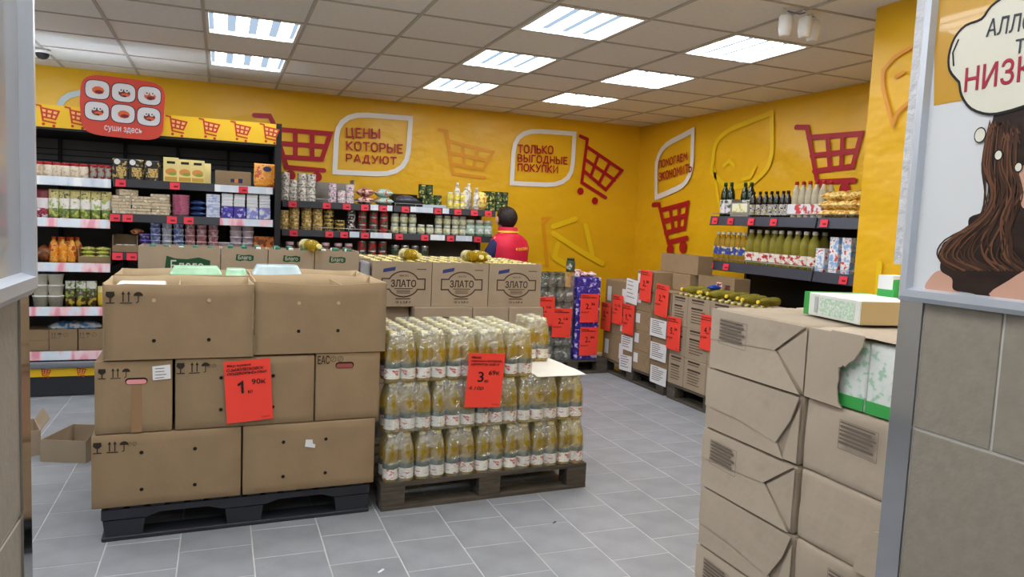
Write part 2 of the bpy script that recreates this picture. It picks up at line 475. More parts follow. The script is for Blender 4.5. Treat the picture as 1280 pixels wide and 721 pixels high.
GLYPH = {   # letters of the slogan print as strokes in a 0..w x 0..1 box
 'Ц': (.78, [[(0, 1), (0, 0), (.72, 0), (.72, -.2)], [(.62, 1), (.62, .0)]]), 'Е': (.55, [[(.5, 1), (0, 1), (0, 0), (.52, 0)], [(0, .52), (.42, .52)]]),
 'Н': (.62, [[(0, 0), (0, 1)], [(.6, 0), (.6, 1)], [(0, .5), (.6, .5)]]), 'Ы': (.9, [[(0, 1), (0, 0), (.38, 0), (.52, .14), (.52, .42), (.38, .55), (0, .55)], [(.85, 0), (.85, 1)]]),
 'К': (.62, [[(0, 0), (0, 1)], [(.58, 1), (.1, .52), (.62, 0)]]), 'О': (.7, [[(.2, 0), (.48, 0), (.68, .22), (.68, .78), (.48, 1), (.2, 1), (0, .78), (0, .22), (.2, 0)]]),
 'Т': (.62, [[(0, 1), (.62, 1)], [(.31, 1), (.31, 0)]]), 'Р': (.6, [[(0, 0), (0, 1), (.4, 1), (.57, .86), (.57, .56), (.4, .42), (.04, .42)]]),
 'А': (.68, [[(0, 0), (.3, 1), (.38, 1), (.68, 0)], [(.12, .3), (.56, .3)]]), 'Д': (.78, [[(0, -.2), (0, 0), (.76, 0), (.76, -.2)], [(.12, 0), (.3, 1), (.62, 1), (.62, 0)]]),
 'У': (.64, [[(0, 1), (.33, .4)], [(.64, 1), (.3, .12), (.18, 0), (.04, 0)]]), 'Ю': (.95, [[(0, 0), (0, 1)], [(0, .5), (.35, .5)], [(.5, 0), (.75, 0), (.93, .22), (.93, .78), (.75, 1), (.5, 1), (.35, .78), (.35, .22), (.5, 0)]]),
 'Л': (.66, [[(0, 0), (.1, .06), (.18, 1), (.64, 1), (.64, 0)]]), 'Ь': (.56, [[(0, 1), (0, 0), (.4, 0), (.55, .14), (.55, .42), (.4, .55), (0, .55)]]),
 'В': (.6, [[(0, .5), (.36, .5), (.5, .62), (.5, .88), (.36, 1), (0, 1), (0, 0), (.42, 0), (.58, .14), (.58, .38), (.42, .5)]]), 'Г': (.5, [[(0, 0), (0, 1), (.5, 1)]]),
 'П': (.62, [[(0, 0), (0, 1), (.6, 1), (.6, 0)]]), 'И': (.66, [[(0, 1), (0, 0), (.64, 1), (.64, 0)]]), 'М': (.8, [[(0, 0), (.04, 1), (.4, .3), (.76, 1), (.8, 0)]]),
 'Э': (.62, [[(0, .85), (.14, 1), (.42, 1), (.6, .8), (.6, .2), (.42, 0), (.14, 0), (0, .15)], [(.2, .5), (.58, .5)]])}
def slogan(s, plane, ll, lr, ul, mat=None):
    fn = on_y if plane == 'back' else on_x; val = BACK_Y - .006 if plane == 'back' else RIGHT_X - .006
    a, b, c = fn(*ll, val), fn(*lr, val), fn(*ul, val)
    right = (b - a); up = Vector((0, 0, 1)); n = right.cross(up); up = n.cross(right)
    W, H_ = right.length, abs((c - a).dot(up.normalized())) * .84
    tot = sum(GLYPH[ch][0] for ch in s) + .3 * (len(s) - 1); k = W / tot; x = 0
    f = frame(a, right, up)
    for ch in s:
        wd_, lines = GLYPH[ch]; mb = MB()
        for ln in lines: mb.stroke([(u * k, v * H_) for u, v in ln], H_ * .19, mat or m_red, False, .002)
        mb.build('slogan_letter', WALLS[plane], mx=f @ Matrix.Translation((x, 0, 0)))
        x += (wd_ + .3) * k
slogan('ЦЕНЫ', 'back', (433.5, 171), (475, 172.5), (433.5, 158))
slogan('КОТОРЫЕ', 'back', (433.5, 187), (503, 191), (433.5, 175))
slogan('РАДУЮТ', 'back', (433, 201.5), (495, 205.5), (433, 191))
slogan('ТОЛЬКО', 'back', (648, 190.5), (691, 192), (648, 179.5))
slogan('ВЫГОДНЫЕ', 'back', (647.5, 201.5), (709, 205), (647.5, 191.5))
slogan('ПОКУПКИ', 'back', (647.5, 213), (697, 216), (647.5, 203))
wprint('faint_doodle', 'back', [[(691.5, 283), (719, 273.5)], [(691.5, 291.5), (727.5, 315), (752.5, 329)], [(697, 305), (693, 322), (709.5, 332)], [(732, 282), (740, 318)]], .06, m_pale_y)
wprint('faint_cart_print', 'back', [[(678, 273.5), (686, 273), (679, 280), (684, 332)]], .04, m_pale_o)
wprint('slogan_bubble', 'right', [['c'] + rounded([(820.5, 247), (820.5, 187), (866.5, 163), (864.5, 228)], {1, 3})], .06, m_wht)
slogan('ПОМОГАЕМ', 'right', (824, 210), (859, 199.5), (824, 200))
slogan('ЭКОНОМИТЬ', 'right', (824, 226), (864.5, 214), (824, 215))
wprint('cart_print', 'right', [[(816.5, 256), (824, 255.5), (835.5, 303), (859, 297.5)], [(826, 263), (860, 254), (856, 285), (832, 291)], [(829.5, 276.5), (858, 269.5)], [(838, 260), (842, 288.5)], [(849, 257), (849, 286.5)]], .055, m_red, [((838, 312.5), .07), ((854, 308.5), .07)])
wprint('cart_print', 'right', [[(995.5, 159), (1009, 159), (1022, 227.5), (1068, 225.5)], [(1011, 172), (1077, 167), (1066, 208), (1018, 214)], [(1015, 194.5), (1071.5, 188.5)], [(1034.5, 170.5), (1038, 212)], [(1054, 169), (1052, 210)]], .045, m_red, [((1056, 236), .055), ((1025, 238), .055)])
wprint('faint_bubble', 'right', [['c'] + rounded([(890, 215), (895, 168), (965, 141), (966, 205), (938, 232), (908, 234)], {1, 3, 4, 5})], .05, m_pale_y)
wprint('faint_face', 'right', [[(905, 207), (912, 201), (918, 207)], [(928, 224), (938, 222), (944, 209)]], .035, m_pale_y)
wprint('faint_line', 'right', [[(893, 210), (898, 250), (902, 262)]], .04, m_pale_y)
wprint('faint_bubble', 'side', [[(1146, 55), (1118, 72), (1104, 88), (1104, 110), (1112, 140), (1116, 157), (1122, 140), (1146, 120)], [(1120, 96), (1130, 90)]], .02, M('faded orange vinyl print', (222, 150, 40), .4))
wprint('faint_line', 'side', [[(1100, 330), (1097, 372)]], .035, m_pale_y)

# ---- tiled passage walls at both sides of the viewer
m_ptile = M('beige grey wall tile', (150, 143, 131), 0.55, noise=0.06, nscale=40, bump=0.1, bscale=90, rand=0.02)
m_pgrout = M('wall tile grout', (206, 206, 202), 0.8)
m_steel = M('polished steel corner', (190, 190, 192), 0.09, metal=1.0, noise=.05, nscale=4)
m_alu = M('silver snap frame', (206, 214, 226), 0.3, metal=0.35, spec=.6)
PX_R, PX_L, PE, PS = 1.13, -0.19, 0.962, -0.75
def passage(name, x, sgn, jz=1.174, PE=PE):
    """sgn +1: face looks to +x (left-hand wall), -1: looks to -x"""
    a, b = sorted((x - sgn * .0025, x - sgn * .5))
    w_ = struct(MB().box((a, PS, 0), (b, PE - .012, CEIL + .02), m_pgrout).build(name))
    zs = [jz - .3 * 4 + .3 * k for k in range(10)]
    for k, z in enumerate(zs):
        z0, z1 = max(0, z), min(CEIL, z + .3)
        if z1 - z0 < .01: continue
        edges = [PE - .046]
        y = (.775 if (k % 2 == 0) else .475) if sgn < 0 else (.62 if k % 2 else .32)
        while y > PS + .02: edges.append(y); y -= .6
        edges.append(PS)
        for e0, e1 in zip(edges, edges[1:]):
            if e0 - e1 < .02: continue
            xa, xb = sorted((x, x - sgn * .012))
            MB().rbox((xa, e1 + .0022, z0 + .0022), (xb, e0 - .0022, z1 - .0022), m_ptile, .0012).build('wall_tile', w_)
    return w_
PEL = 0.926
wl = passage('wall_passage_left', PX_L, 1, PE=PEL)
wr = passage('wall_passage_right', PX_R, -1)
# steel corner angles
t = .0025
MB().loft([[(PX_R - t, PE - .046, z), (PX_R - t, PE, z), (PX_R + .05, PE + t, z), (PX_R + .05, PE - .004, z), (PX_R + .004, PE - .006, z), (PX_R + .004, PE - .046, z)] for z in (0.0, 1.455)], m_steel, smooth=False).build('corner_guard', wr)
yb = PEL - .055; dx = math.tan(math.radians(4.2)) * .06
MB().loft([[(PX_L + t, yb, z), (PX_L - .05, yb, z), (PX_L - .05, PEL + t, z), (PX_L - dx + t, PEL + t, z)] for z in (0.0, 1.5)], m_steel, smooth=False).build('corner_guard', wl)

MB().box((PX_R - .001, PE - .03, 1.457), (PX_R + .49, .984, CEIL), M('rough white plaster', (216, 218, 222), .9, bump=.8, bscale=60)).build('plaster_edge', wr)
# ---- poster frames
m_pw = M('poster white', (226, 230, 234), .25, coat=.3)
m_py = M('poster yellow', (206, 158, 52), .25, coat=.3)
m_hair = M('poster dark brown hair', (46, 32, 27), .3, noise=.5, nscale=14, stretch=(1, 3, 1))
m_hair2 = M('poster chestnut hair', (72, 48, 36), .3, noise=.3, nscale=18)
m_hair3 = M('poster copper hair', (110, 72, 50), .3)
m_skin = M('poster skin tone', (214, 168, 146), .3)
m_blk = M('black print', (26, 26, 26), .5)
m_bub = M('poster cream bubble', (232, 230, 214), .3)
m_mag = M('poster crimson lettering', (176, 36, 66), .3)
def snap_frame(name, x, sgn, y0, y1, z0, z1, label):
    """poster frame on a passage wall; y1 is its far end"""
    right = (0, 1, 0) if sgn > 0 else (0, -1, 0)
    o = empty(name, (x, (y0 + y1) / 2, z0), 0, label, 'poster')
    L = y1 - y0; H = z1 - z0; wd = .025
    f0 = frame((0, -L/2 if sgn > 0 else L/2, 0), right, (0, 0, 1))
    prof = [(0, .002), (.0, .010), (.008, .017), (.02, .018), (wd - .003, .012), (wd, .004)]
    def rail(p, q, inward):
        p, q, inw = Vector(p), Vector(q), Vector(inward); d = (q - p).normalized()
        rings = []
        for e, s in ((p, 1), (q, -1)):
            rings.append([tuple(e + inw * a + Vector((0, 0, b)) + d * s * a) for a, b in prof])
        mb = MB(); mb.loft(rings, m_alu, smooth=False); mb.build('frame_rail', o, mx=f0)
    rail((0, 0, 0), (L, 0, 0), (0, 1, 0)); rail((L, 0, 0), (L, H, 0), (-1, 0, 0)); rail((L, H, 0), (0, H, 0), (0, -1, 0)); rail((0, H, 0), (0, 0, 0), (1, 0, 0))
    return o, f0, L, H
pr, f0, L, H = snap_frame('framed_poster', PX_R, -1, .10, .960, 1.395, 2.45, 'silver framed poster of a woman with long wavy brown hair and speech bubble')
MB().box((.012, .012, .001), (L - .012, H - .012, .006), m_pw).build('sheet', pr, mx=f0)
def puv(px, py):
    p = on_x(px, py, PX_R - .007); return (.960 - p.y, p.z - 1.395)
def crom(P, n=4):
    out = []; k = len(P)
    for i in range(k):
        p0, p1, p2, p3 = (P[(i + j - 1) % k] for j in range(4))
        for q in range(n):
            t = q / n
            out.append(tuple(.5 * (2*p1[c] + (p2[c]-p0[c])*t + (2*p0[c]-5*p1[c]+4*p2[c]-p3[c])*t*t + (3*p1[c]-p0[c]-3*p2[c]+p3[c])*t**3) for c in (0, 1)))
    return out
def ppoly(name, pts, mat, z, smooth_n=0):
    mb = MB(); mb.face([(u, v, z) for u, v in [puv(*q) for q in (crom(pts) if smooth_n else pts)]], mat); return mb.build(name, pr, mx=f0)
ppoly('yellow_band', [(1167, 132), (1300, 108), (1300, -200), (1172, -200)], m_py, .0066)
hair = [(1252, 130), (1241, 150), (1230, 185), (1228, 215), (1236, 235), (1232, 262), (1212, 272), (1208, 290), (1180, 303), (1177, 322), (1176, 338), (1190, 348), (1192, 362), (1212, 366), (1236, 371), (1262, 362), (1290, 350), (1330, 330), (1330, 120)]
ppoly('hair', hair, m_hair, .0074, 1)
ppoly('shoulder', [(1158, 362), (1163, 346), (1175, 338), (1190, 345), (1200, 365)], m_skin, .0070, 1)
ppoly('chest', [(1240, 372), (1262, 350), (1300, 330), (1340, 330), (1340, 382)], m_skin, .0078, 1)
ppoly('cheek', [(1282, 205), (1274, 222), (1276, 250), (1284, 262), (1330, 270), (1330, 190)], m_skin, .0078, 1)
mb = MB()
for k in range(34):
    a = rng.uniform(0, 1); x0 = 1236 + a * 40; 
    pts = [(x0, 165 + rng.uniform(-10, 15)), (x0 - 6 + rng.uniform(-4, 4), 205), (x0 + rng.uniform(-5, 6), 240), (x0 - 10 + rng.uniform(-8, 8), 272), (x0 - 30 + 1.1 * (x0 - 1256) + rng.uniform(-6, 6), 300), (x0 - 34 + 1.5 * (x0 - 1256) + rng.uniform(-8, 8), 322), (x0 - 12 + 1.2 * (x0 - 1256) + rng.uniform(-8, 8), 338), (x0 + 4 + (x0 - 1256) + rng.uniform(-10, 10), 352 + rng.uniform(-6, 4))]
    mb.stroke([q for q in crom([puv(*q) for q in pts], 4)[:-7]], .0018 + .0016 * rng.random(), m_hair2 if k % 3 else m_hair3, z=.0082, seg=6)
mb.build('hair_strands', pr, mx=f0)
def bubble_outline():
    P = [(1197, 100), (1188, 88), (1187, 70), (1194, 48), (1208, 32), (1228, 24), (1240, 8), (1262, -6), (1300, -14), (1340, 0), (1340, 130), (1300, 128), (1265, 138), (1238, 143), (1215, 136), (1203, 120), (1200, 104)]
    return crom([puv(*q) for q in P], 3)
bo = bubble_outline()
mb = MB(); mb.face([(u, v, .0084) for u, v in bo], m_bub); mb.build('speech_bubble', pr, mx=f0)
mb = MB(); mb.stroke(bo, .0042, m_blk, True, z=.0088, seg=6)
mb.build('bubble_outline', pr, mx=f0)
mb = MB(); mb.stroke([puv(*q) for q in [(1193, 82), (1192, 66), (1199, 50)]], .003, m_blk, z=.0088, seg=6); mb.build('bubble_accent', pr, mx=f0)
for (px, py), r in (((1226, 169), .0085), ((1249, 194), .0055), ((1274, 209), .005)):
    mb = MB(); u, v = puv(px, py); mb.disc((u, v), r + .0018, m_blk, .0088, 14, ry=(r + .0018) * 1.25); mb.disc((u, v), r, m_bub, .0090, 14, ry=r * 1.25)
    mb.build('thought_dot', pr, mx=f0)
def ptext(s, ll, lr, ul, mat):
    a, b, c = (Vector(puv(*q)).to_3d() for q in (ll, lr, ul)); r = b - a
    fit_text(s, mat, pr, tuple(f0 @ (a + Vector((0, 0, .0092)))), f0.to_3x3() @ r, f0.to_3x3() @ Vector((-r.y, r.x, 0)), r.length, abs((c - a).dot(Vector((-r.y, r.x, 0)).normalized())), 'lettering', bold=.012)
m_ink = M('poster slate lettering', (62, 68, 78), .3)
ptext('АЛЛО', (1233, 47), (1292, 37), (1236, 24), m_ink)
ptext('ТА', (1269, 68), (1297, 63), (1269, 50), m_ink)
ptext('НИЗК', (1206, 116), (1292, 100), (1208, 85), m_mag)
plf, f0l, L, H = snap_frame('framed_poster', PX_L, 1, .05, .884, 1.405, 2.45, 'silver framed poster at the left edge, picture blurred by painted reflection')
MB().box((.012, .012, .001), (L - .012, H - .012, .006), M('glossy poster with painted reflection', (172, 174, 180), .16, noise=.2, nscale=3.0, coat=.6)).build('sheet', plf, mx=f0l)  # pale mottled colour includes the grey light reflected in the glossy sheet
m_pk = M('poster rose tint', (190, 120, 120), .2, noise=.3, nscale=5, coat=.5)
mb = MB(); mb.face([(.4, .05, .0066), (L - .11, .05, .0066), (L - .10, .3, .0066), (L - .14, .5, .0066), (.4, .5, .0066)], M('poster warm grey figure', (140, 132, 130), .18, noise=.3, nscale=6, coat=.6)); mb.build('figure', plf, mx=f0l)
# ================================================================== SHELVING AND THE CHILLED CASE
m_dark = M('anthracite shelf metal', (52, 54, 60), .45, metal=.2)
m_dark2 = M('charcoal back panel', (104, 101, 99), .55, noise=.06, nscale=4)
m_black = M('matt black metal', (28, 28, 30), .55)
m_grey = M('grey plastic strip', (120, 124, 132), .4)
m_tag = M('shelf price ticket pink red', (226, 56, 74), .5, rand=.08)
m_tagink = M('ticket ink', (120, 20, 34), .6)
m_wire = M('zinc wire', (190, 194, 200), .3, metal=.7)
m_lipclear = PRINT('shelf strip with pink and blue tickets', [(176, 202, 228), (214, 226, 238), (236, 200, 210), (226, 150, 170)], 5.0, .3, (1, 1, .3))
m_lipblue = PRINT('pale blue shelf strip', [(150, 178, 208), (208, 220, 234), (232, 238, 244)], 6.0, .3, (1, 1, .2))
tagm = MB().box((-.036, -.004, -.028), (.036, 0, .028), m_tag)
tagm.box((-.008, -.0048, -.012), (.024, -.004, .002), m_tagink)
tagm = tagm.mesh('price_ticket')

def shelf_board(name, parent, x0, x1, yf, yb, z, lip=.06, lipmat=None, tags=(), wire=True, mat=None, thick=.025, tagdz=0.0):
    """one shelf in local coordinates: top surface at z, front at yf (front looks to -y)"""
    mb = MB(); mb.box((x0, yf, z - thick), (x1, yb, z), mat or m_dark)
    s = mb.build(name, parent)
    mb = MB(); mb.loft([[(x, yf - .004, z + .006), (x, yf - .016, z - lip + .004), (x, yf - .012, z - lip), (x, yf + .004, z - lip), (x, yf + .004, z + .006)] for x in (x0 + .004, x1 - .004)], lipmat or m_dark, smooth=False)
    mb.build('price_strip', s)
    if wire:
        mb = MB(); mb.tube([(x0 + .01, yf + .004, z + .03), (x1 - .01, yf + .004, z + .03)], .003, m_wire, 6)
        for k in range(6):
            x = x0 + .02 + (x1 - x0 - .04) * k / 5; mb.tube([(x, yf + .004, z), (x, yf + .004, z + .03)], .002, m_wire, 5)
        mb.build('front_wire', s)
    for x in tags:
        link(tagm, 'price_ticket', s, (x, yf - .018, z - lip / 2 + tagdz), (math.radians(-8), 0, 0))
    return s

# ---- wall gondola (two bays against the back wall)
GF = 7.2
def gx(px, py=280): return on_y(px, py, GF).x
Z1, Z2, Z3 = 1.612, 1.343, 1.07
def gondola(x0, x1, tags1, tags2, label, lip1, lip2, strips=()):
    xm = (x0 + x1) / 2
    o = empty('wall_shelving_unit', (xm, GF, 0), 0, label, 'shelf', 'dark shelving units on the back wall')
    a, b = x0 - xm, x1 - xm
    MB().box((a, .47, .05), (b, .49, 1.62), m_dark2).build('back_panel', o)
    for x in (a, b - .03): MB().box((x, .44, 0), (x + .03, .47, 1.66), m_dark).build('upright', o)
    MB().box((a, 0, 0), (b, .47, .12), m_black).build('plinth', o)
    for z, tg, lm in ((Z1, tags1, lip1), (Z2, tags2, lip2), (Z3, (), None), (.78, (), None), (.48, (), None)):
        shelf_board('shelf', o, a + .002, b - .002, 0, .45, z, .058, lm, [gx(t) - xm for t in tg], z > 1.2)
    for p0, p1, z in strips: MB().box((gx(p0) - xm, -.019, z - .05), (gx(p1) - xm, -.017, z + .004), m_lipblue).build('ticket_strip', o)
    return o
BX0, BXM, BX1 = gx(352), gx(490.5), gx(619)
gondola(BX0, BXM - .002, (365, 407.5, 432.5, 455, 478), (367, 411.5, 430, 456), 'dark wall shelving unit beside the chilled case, stacked with tins', None, None, ((462, 472, Z1), (483, 489.5, Z1), (437, 449, Z2), (463, 489.5, Z2)))
gondola(BXM + .002, BX1, (505.5, 546, 571, 591.5, 609), (499, 531, 563, 597), 'dark wall shelving unit of jars behind the worker in the red vest', None, None, ((512, 540, Z1), (552, 560, Z1), (538, 556, Z2), (570, 590, Z2)))

# ---- chilled case
FY = 6.55
def fx(px, py=260): return on_y(px, py, FY).x
m_head = M('yellow header board', (240, 196, 36), .4, noise=.04, nscale=4)
m_cartred = M('header cart red', (196, 60, 34), .5)
m_cartfill = M('header cart peach', (246, 190, 120), .5)
case = empty('chilled_display_case', (-.8, FY, 0), 0, 'tall dark chilled display case with yellow cart-print header along the back', 'fridge')
CX0, CX1, CM = -2.3, fx(351, 230), fx(139, 260)
lx = lambda x: x + .8
MB().box((lx(CX0), .95, 0), (lx(CX1) - .05, 1.03, 2.2), m_dark2).build('back_wall', case)
MB().box((lx(CX1) - .045, -.02, 0), (lx(CX1), 1.03, 2.235), m_black).build('end_panel', case)
MB().box((lx(CX0), -.02, 0), (lx(CX0) + .045, 1.03, 2.235), m_black).build('end_panel', case)
MB().box((lx(CX0) + .046, .12, 2.05), (lx(CX1) - .046, .949, 2.12), m_black).build('canopy', case)
MB().box((lx(CX0) + .046, -.02, 0.005), (lx(CX1) - .046, .9, .155), m_dark).build('kick_plate', case)
MB().box((lx(CX0) + .046, -.01, .156), (lx(CX1) - .046, .949, .30), m_black).build('base_tub', case)
MB().rbox((lx(CX0) + .046, -.06, .225), (lx(CX1) - .046, -.015, .275), m_grey, .012, 2).build('bumper_rail', case)
bs = MB().box((lx(CX0) + .046, -.03, .158), (lx(CX1) - .046, -.012, .222), m_head).build('cart_strip', case)
hd = MB().box((lx(CX0) + .046, -.03, 2.062), (lx(CX1) - .046, -.008, 2.228), m_head).build('header_board', case)
MB().box((lx(CX0) + .046, -.032, 2.044), (lx(CX1) - .046, .06, 2.061), m_black).build('header_rail', case)
def cart2d(mb, cx, cy, s, mat, fill, rot=-.2):
    c, sn = math.cos(rot), math.sin(rot)
    T = lambda p: (cx + s * (p[0] * c - p[1] * sn), cy + s * (p[0] * sn + p[1] * c))
    mb.face([(*T(p), 0) for p in ((-.42, .38), (.5, .38), (.38, -.14), (-.3, -.14))], fill)
    for ln in ([(-.75, .5), (-.5, .5), (-.25, -.36), (.42, -.36)], [(-.46, .38), (.5, .38), (.38, -.14), (-.32, -.14)], [(-.4, .12), (.45, .12)], [(-.15, .38), (-.1, -.14)], [(.18, .38), (.16, -.14)]):
        mb.stroke([T(p) for p in ln], .10 * s, mat, z=.0006, seg=6)
    for p in ((-.2, -.56), (.36, -.56)): mb.disc(T(p), .09 * s, mat, .0006, 8)
def cart_band(parent, y, z, s, xs, name='cart_print', rot=-.15):
    for x in xs:
        mb = MB(); cart2d(mb, 0, 0, s, m_cartred, m_cartfill, rot)
        mb.build(name, parent, mx=frame((lx(x), y, z), (1, 0, 0), (0, 0, 1)))
cart_band(hd, -.0312, 2.146, .122, [fx(p, 150) for p in (62, 98, 222, 263, 302, 338)] + [-1.5, -1.75, -2.0])
cart_band(bs, -.0312, .189, .062, [fx(p, 465) for p in (58, 102, 148, 195)] + [-1.5, -1.8])
m_led = EMIT('case LED strip', (226, 240, 255), LED_W)
MB().box((lx(CX0) + .06, .064, 2.05), (lx(CX1) - .06, .09, 2.06), m_led).build('led_strip', case)
MB().box((lx(CX0) + .06, .35, 2.125), (lx(CX0) + 1.75, .38, 2.14), EMIT('case top tube', (220, 238, 255), LED_W * 1.7)).build('top_tube', case)
for xx in (CX0 + .3, CX0 + 1.0, CM, CM + .43, CM + .86):
    MB().box((lx(xx) - .012, .90, .30), (lx(xx) + .012, .952, 2.05), m_black).build('shelf_upright', case)
for k in range(3):
    MB().box((lx(CX0) + .05, .935, 1.86 + k * .05), (lx(CX1) - .05, .951, 1.868 + k * .05), m_black).build('vent_slot', case)
# shelves: left bay then right bay
SL = (1.695, 1.378, 1.035, .692, .345)
SR = (1.705, 1.432, 1.13, .80, .50)
for k, z in enumerate(SL):
    shelf_board('shelf', case, lx(CX0) + .05, lx(CM) - .004, .0 + (0.06 if k == 0 else 0), .90, z, .064, m_lipblue if k == 0 else m_lipclear, (), False)
TR = ((150, 218), (144, 160, 215, 236), (147, 165), (), ())
for k, z in enumerate(SR):
    shelf_board('shelf', case, lx(CM) + .004, lx(CX1) - .05, .0 + (.06 if k == 0 else 0), .90, z, .06, m_dark if k != 1 else None, [lx(fx(p, 270)) for p in TR[k]], False)
for p0, p1, z, y, mt in ((268, 344, SR[0], .042, m_lipblue), (275, 344, SR[1], -.018, m_lipclear)):
    MB().box((lx(fx(p0)), y - .002, z - .056), (lx(fx(p1)) - .02, y + .002, z + .002), mt).build('ticket_strip', case)
link(tagm, 'price_ticket', case, (lx(fx(304)), .036, SR[0] - .03))

# ---- sushi sign on the header
m_coral = M('coral red sign board', (206, 72, 58), .45)
m_rice = M('sign rice white', (214, 216, 222), .5)
m_nori = M('sign dark outline', (40, 44, 62), .5)
m_salm = M('sign salmon orange', (214, 96, 52), .5)
m_maroon = M('sign maroon', (120, 40, 40), .5)
p0 = on_y(101, 95, 6.49); p1 = on_y(205, 165, 6.49)
sg = empty('sushi_sign', ((p0.x + p1.x) / 2, 6.49, 2.02), 0, 'coral cut-out sign with six sushi rolls above the chilled case', 'sign')
W2 = (p1.x - p0.x) / 2; HH = .455
def blob(w, h, n=28, p=4.0):
    return [(w * math.copysign(abs(math.cos(a)) ** (2/p), math.cos(a)), h * math.copysign(abs(math.sin(a)) ** (2/p), math.sin(a))) for a in [2*math.pi*k/n for k in range(n)]]
fs = frame((0, 0, HH / 2 + .0), (1, 0, 0), (0, 0, 1))
tilt = Matrix.Rotation(math.radians(-1.5), 4, 'Z')
mb = MB(); mb.prism([(x * (1 + .03 * (y > 0)), y) for x, y in blob(W2, HH / 2, 32, 5)], -.012, 0, m_coral); mb.build('board', sg, mx=fs @ tilt)
for r in range(2):
    for c in range(3):
        cx = (c - 1) * .178; cy = .115 - r * .16
        mb = MB()
        mb.face([(cx + x, cy + y, .001) for x, y in blob(.086, .074, 24, 3.2)], m_nori)
        mb.face([(cx + x, cy + y, .002) for x, y in blob(.08, .068, 24, 3.2)], m_rice)
        mb.disc((cx + .005, cy - .004), .042, m_salm if (r + c) % 2 == 0 else m_maroon, .003, 9, ry=.03)
        mb.disc((cx + .012, cy - .016), .03, m_maroon if (r + c) % 2 == 0 else m_salm, .0035, 8, ry=.014)
        if (r, c) not in ((0, 0), (1, 1)):
            for s in (-1, 1):
                mb.disc((cx + s * .02, cy + .018), .016, m_rice, .004, 12); mb.disc((cx + s * .02 + .003, cy + .018), .006, m_nori, .0045, 8)
            mb.disc((cx + .004, cy - .026), .016, m_nori, .0042, 8, ry=.006)
        mb.build('sushi_roll', sg, mx=fs @ tilt)
fit_text('суши здесь', m_rice, sg, tuple(fs @ tilt @ Vector((-.125, -.195, .003))), tilt.to_3x3() @ Vector((1, 0, 0)) if False else (math.cos(math.radians(1.5)), 0, -math.sin(math.radians(1.5))), (math.sin(math.radians(1.5)), 0, math.cos(math.radians(1.5))), .26, .05, bold=.01)
MB().tube([(0, .012, -.0), (0, .02, .1), (0, .03, .2)], .006, m_wire, 6).build('bracket', sg)

# ---- right-hand wall shelving
RS = 4.15
m_shl = M('blue grey shelf edge', (74, 78, 92), .35, metal=.3)
def ry(px, py=280): return on_x(px, py, RS).y
ZA, ZB = 1.635, 1.235
def rshelf(y0, y1, tags1, tags2, label):
    ym = (y0 + y1) / 2
    o = empty('wall_shelving_unit', (RS, ym, 0), -math.pi / 2, label, 'shelf', 'dark shelving units on the right wall')
    h = (y1 - y0) / 2           # local x runs along -world y ; local +y runs to +world x
    MB().box((-h, .45, .05), (h, .465, 1.62), m_black).build('back_panel', o)
    for x in (-h, h - .03): MB().box((x, .42, 0), (x + .03, .45, 1.64), m_dark).build('upright', o)
    MB().box((-h, 0.02, 0), (h, .44, .12), m_black).build('plinth', o)
    for z, tg in ((ZA, tags1), (ZB, tags2), (.85, ()), (.5, ())):
        shelf_board('shelf', o, -h + .002, h - .002, 0, .44, z, .075, m_shl, [ym - t for t in tg], z > 1.1)
    return o
RA1, RAB, RB0 = ry(888), ry(1022), 3.10
rshelf(RAB + .003, RA1, [ry(p) for p in (895.5, 915, 941, 969)], [ry(p, 335) for p in (890.5, 909.5)], 'dark wall shelving unit of oil bottles left of the yellow corner wall')
rshelf(RB0, RAB - .003, [ry(p) for p in (1032.5,)], [ry(p, 345) for p in (1057,)], 'dark wall shelving unit of yellow bags half hidden by the yellow corner wall')
ORD = ('first', 'second', 'third', 'fourth', 'fifth', 'sixth', 'seventh', 'eighth', 'ninth', 'tenth', 'eleventh', 'twelfth', 'thirteenth', 'fourteenth', 'fifteenth')
# ================================================================== GOODS: prototypes
m_tin = M('bright tin', (196, 198, 200), .3, metal=.8)
m_lidr = M('red jar lid', (176, 40, 44), .4)
m_lidw = M('white lid', (232, 228, 220), .4)
m_lidg = M('gold lid', (206, 176, 84), .35, metal=.4)
m_lidy = M('cream yellow cap', (238, 226, 150), .4)
m_white = M('white plastic', (236, 236, 236), .4)
def can_mesh(r, h, mat, top=None, seg=12, rim=True):
    top = top or m_tin
    return MB().lathe([(r * .93, 0), (r, .004), (r, .006), (r, h - .006), (r * .99, h - .003), (r * .92, h)], [top, top, mat, top, top], seg).mesh('can')
def jar_mesh(r, h, glass, lid, label=None):
    prof = [(r * .9, 0), (r, .008), (r, h * .18), (r * 1.005, h * .19), (r * 1.005, h * .66), (r, h * .67), (r * .96, h * .76), (r * .8, h * .82), (r * .86, h * .83), (r * .86, h - .004), (r * .8, h)]
    return MB().lathe(prof, [glass, glass, glass, label or glass, glass, glass, glass, lid, lid, lid], 12).mesh('jar')
def bottle_prof(r, h): return [(r * .88, 0), (r, .012), (r, h * .36), (r * .94, h * .43), (r, h * .5), (r * .99, h * .62), (r * .78, h * .76), (r * .42, h * .86), (r * .36, h * .92)]
def tub_mesh(r0, r1, h, mat, lid, seg=14):
    return MB().lathe([(r0, 0), (r1, h * .88), (r1 * 1.06, h * .885), (r1 * 1.06, h * .97), (r1 * .95, h)], [mat, lid, lid, lid], seg).mesh('tub')
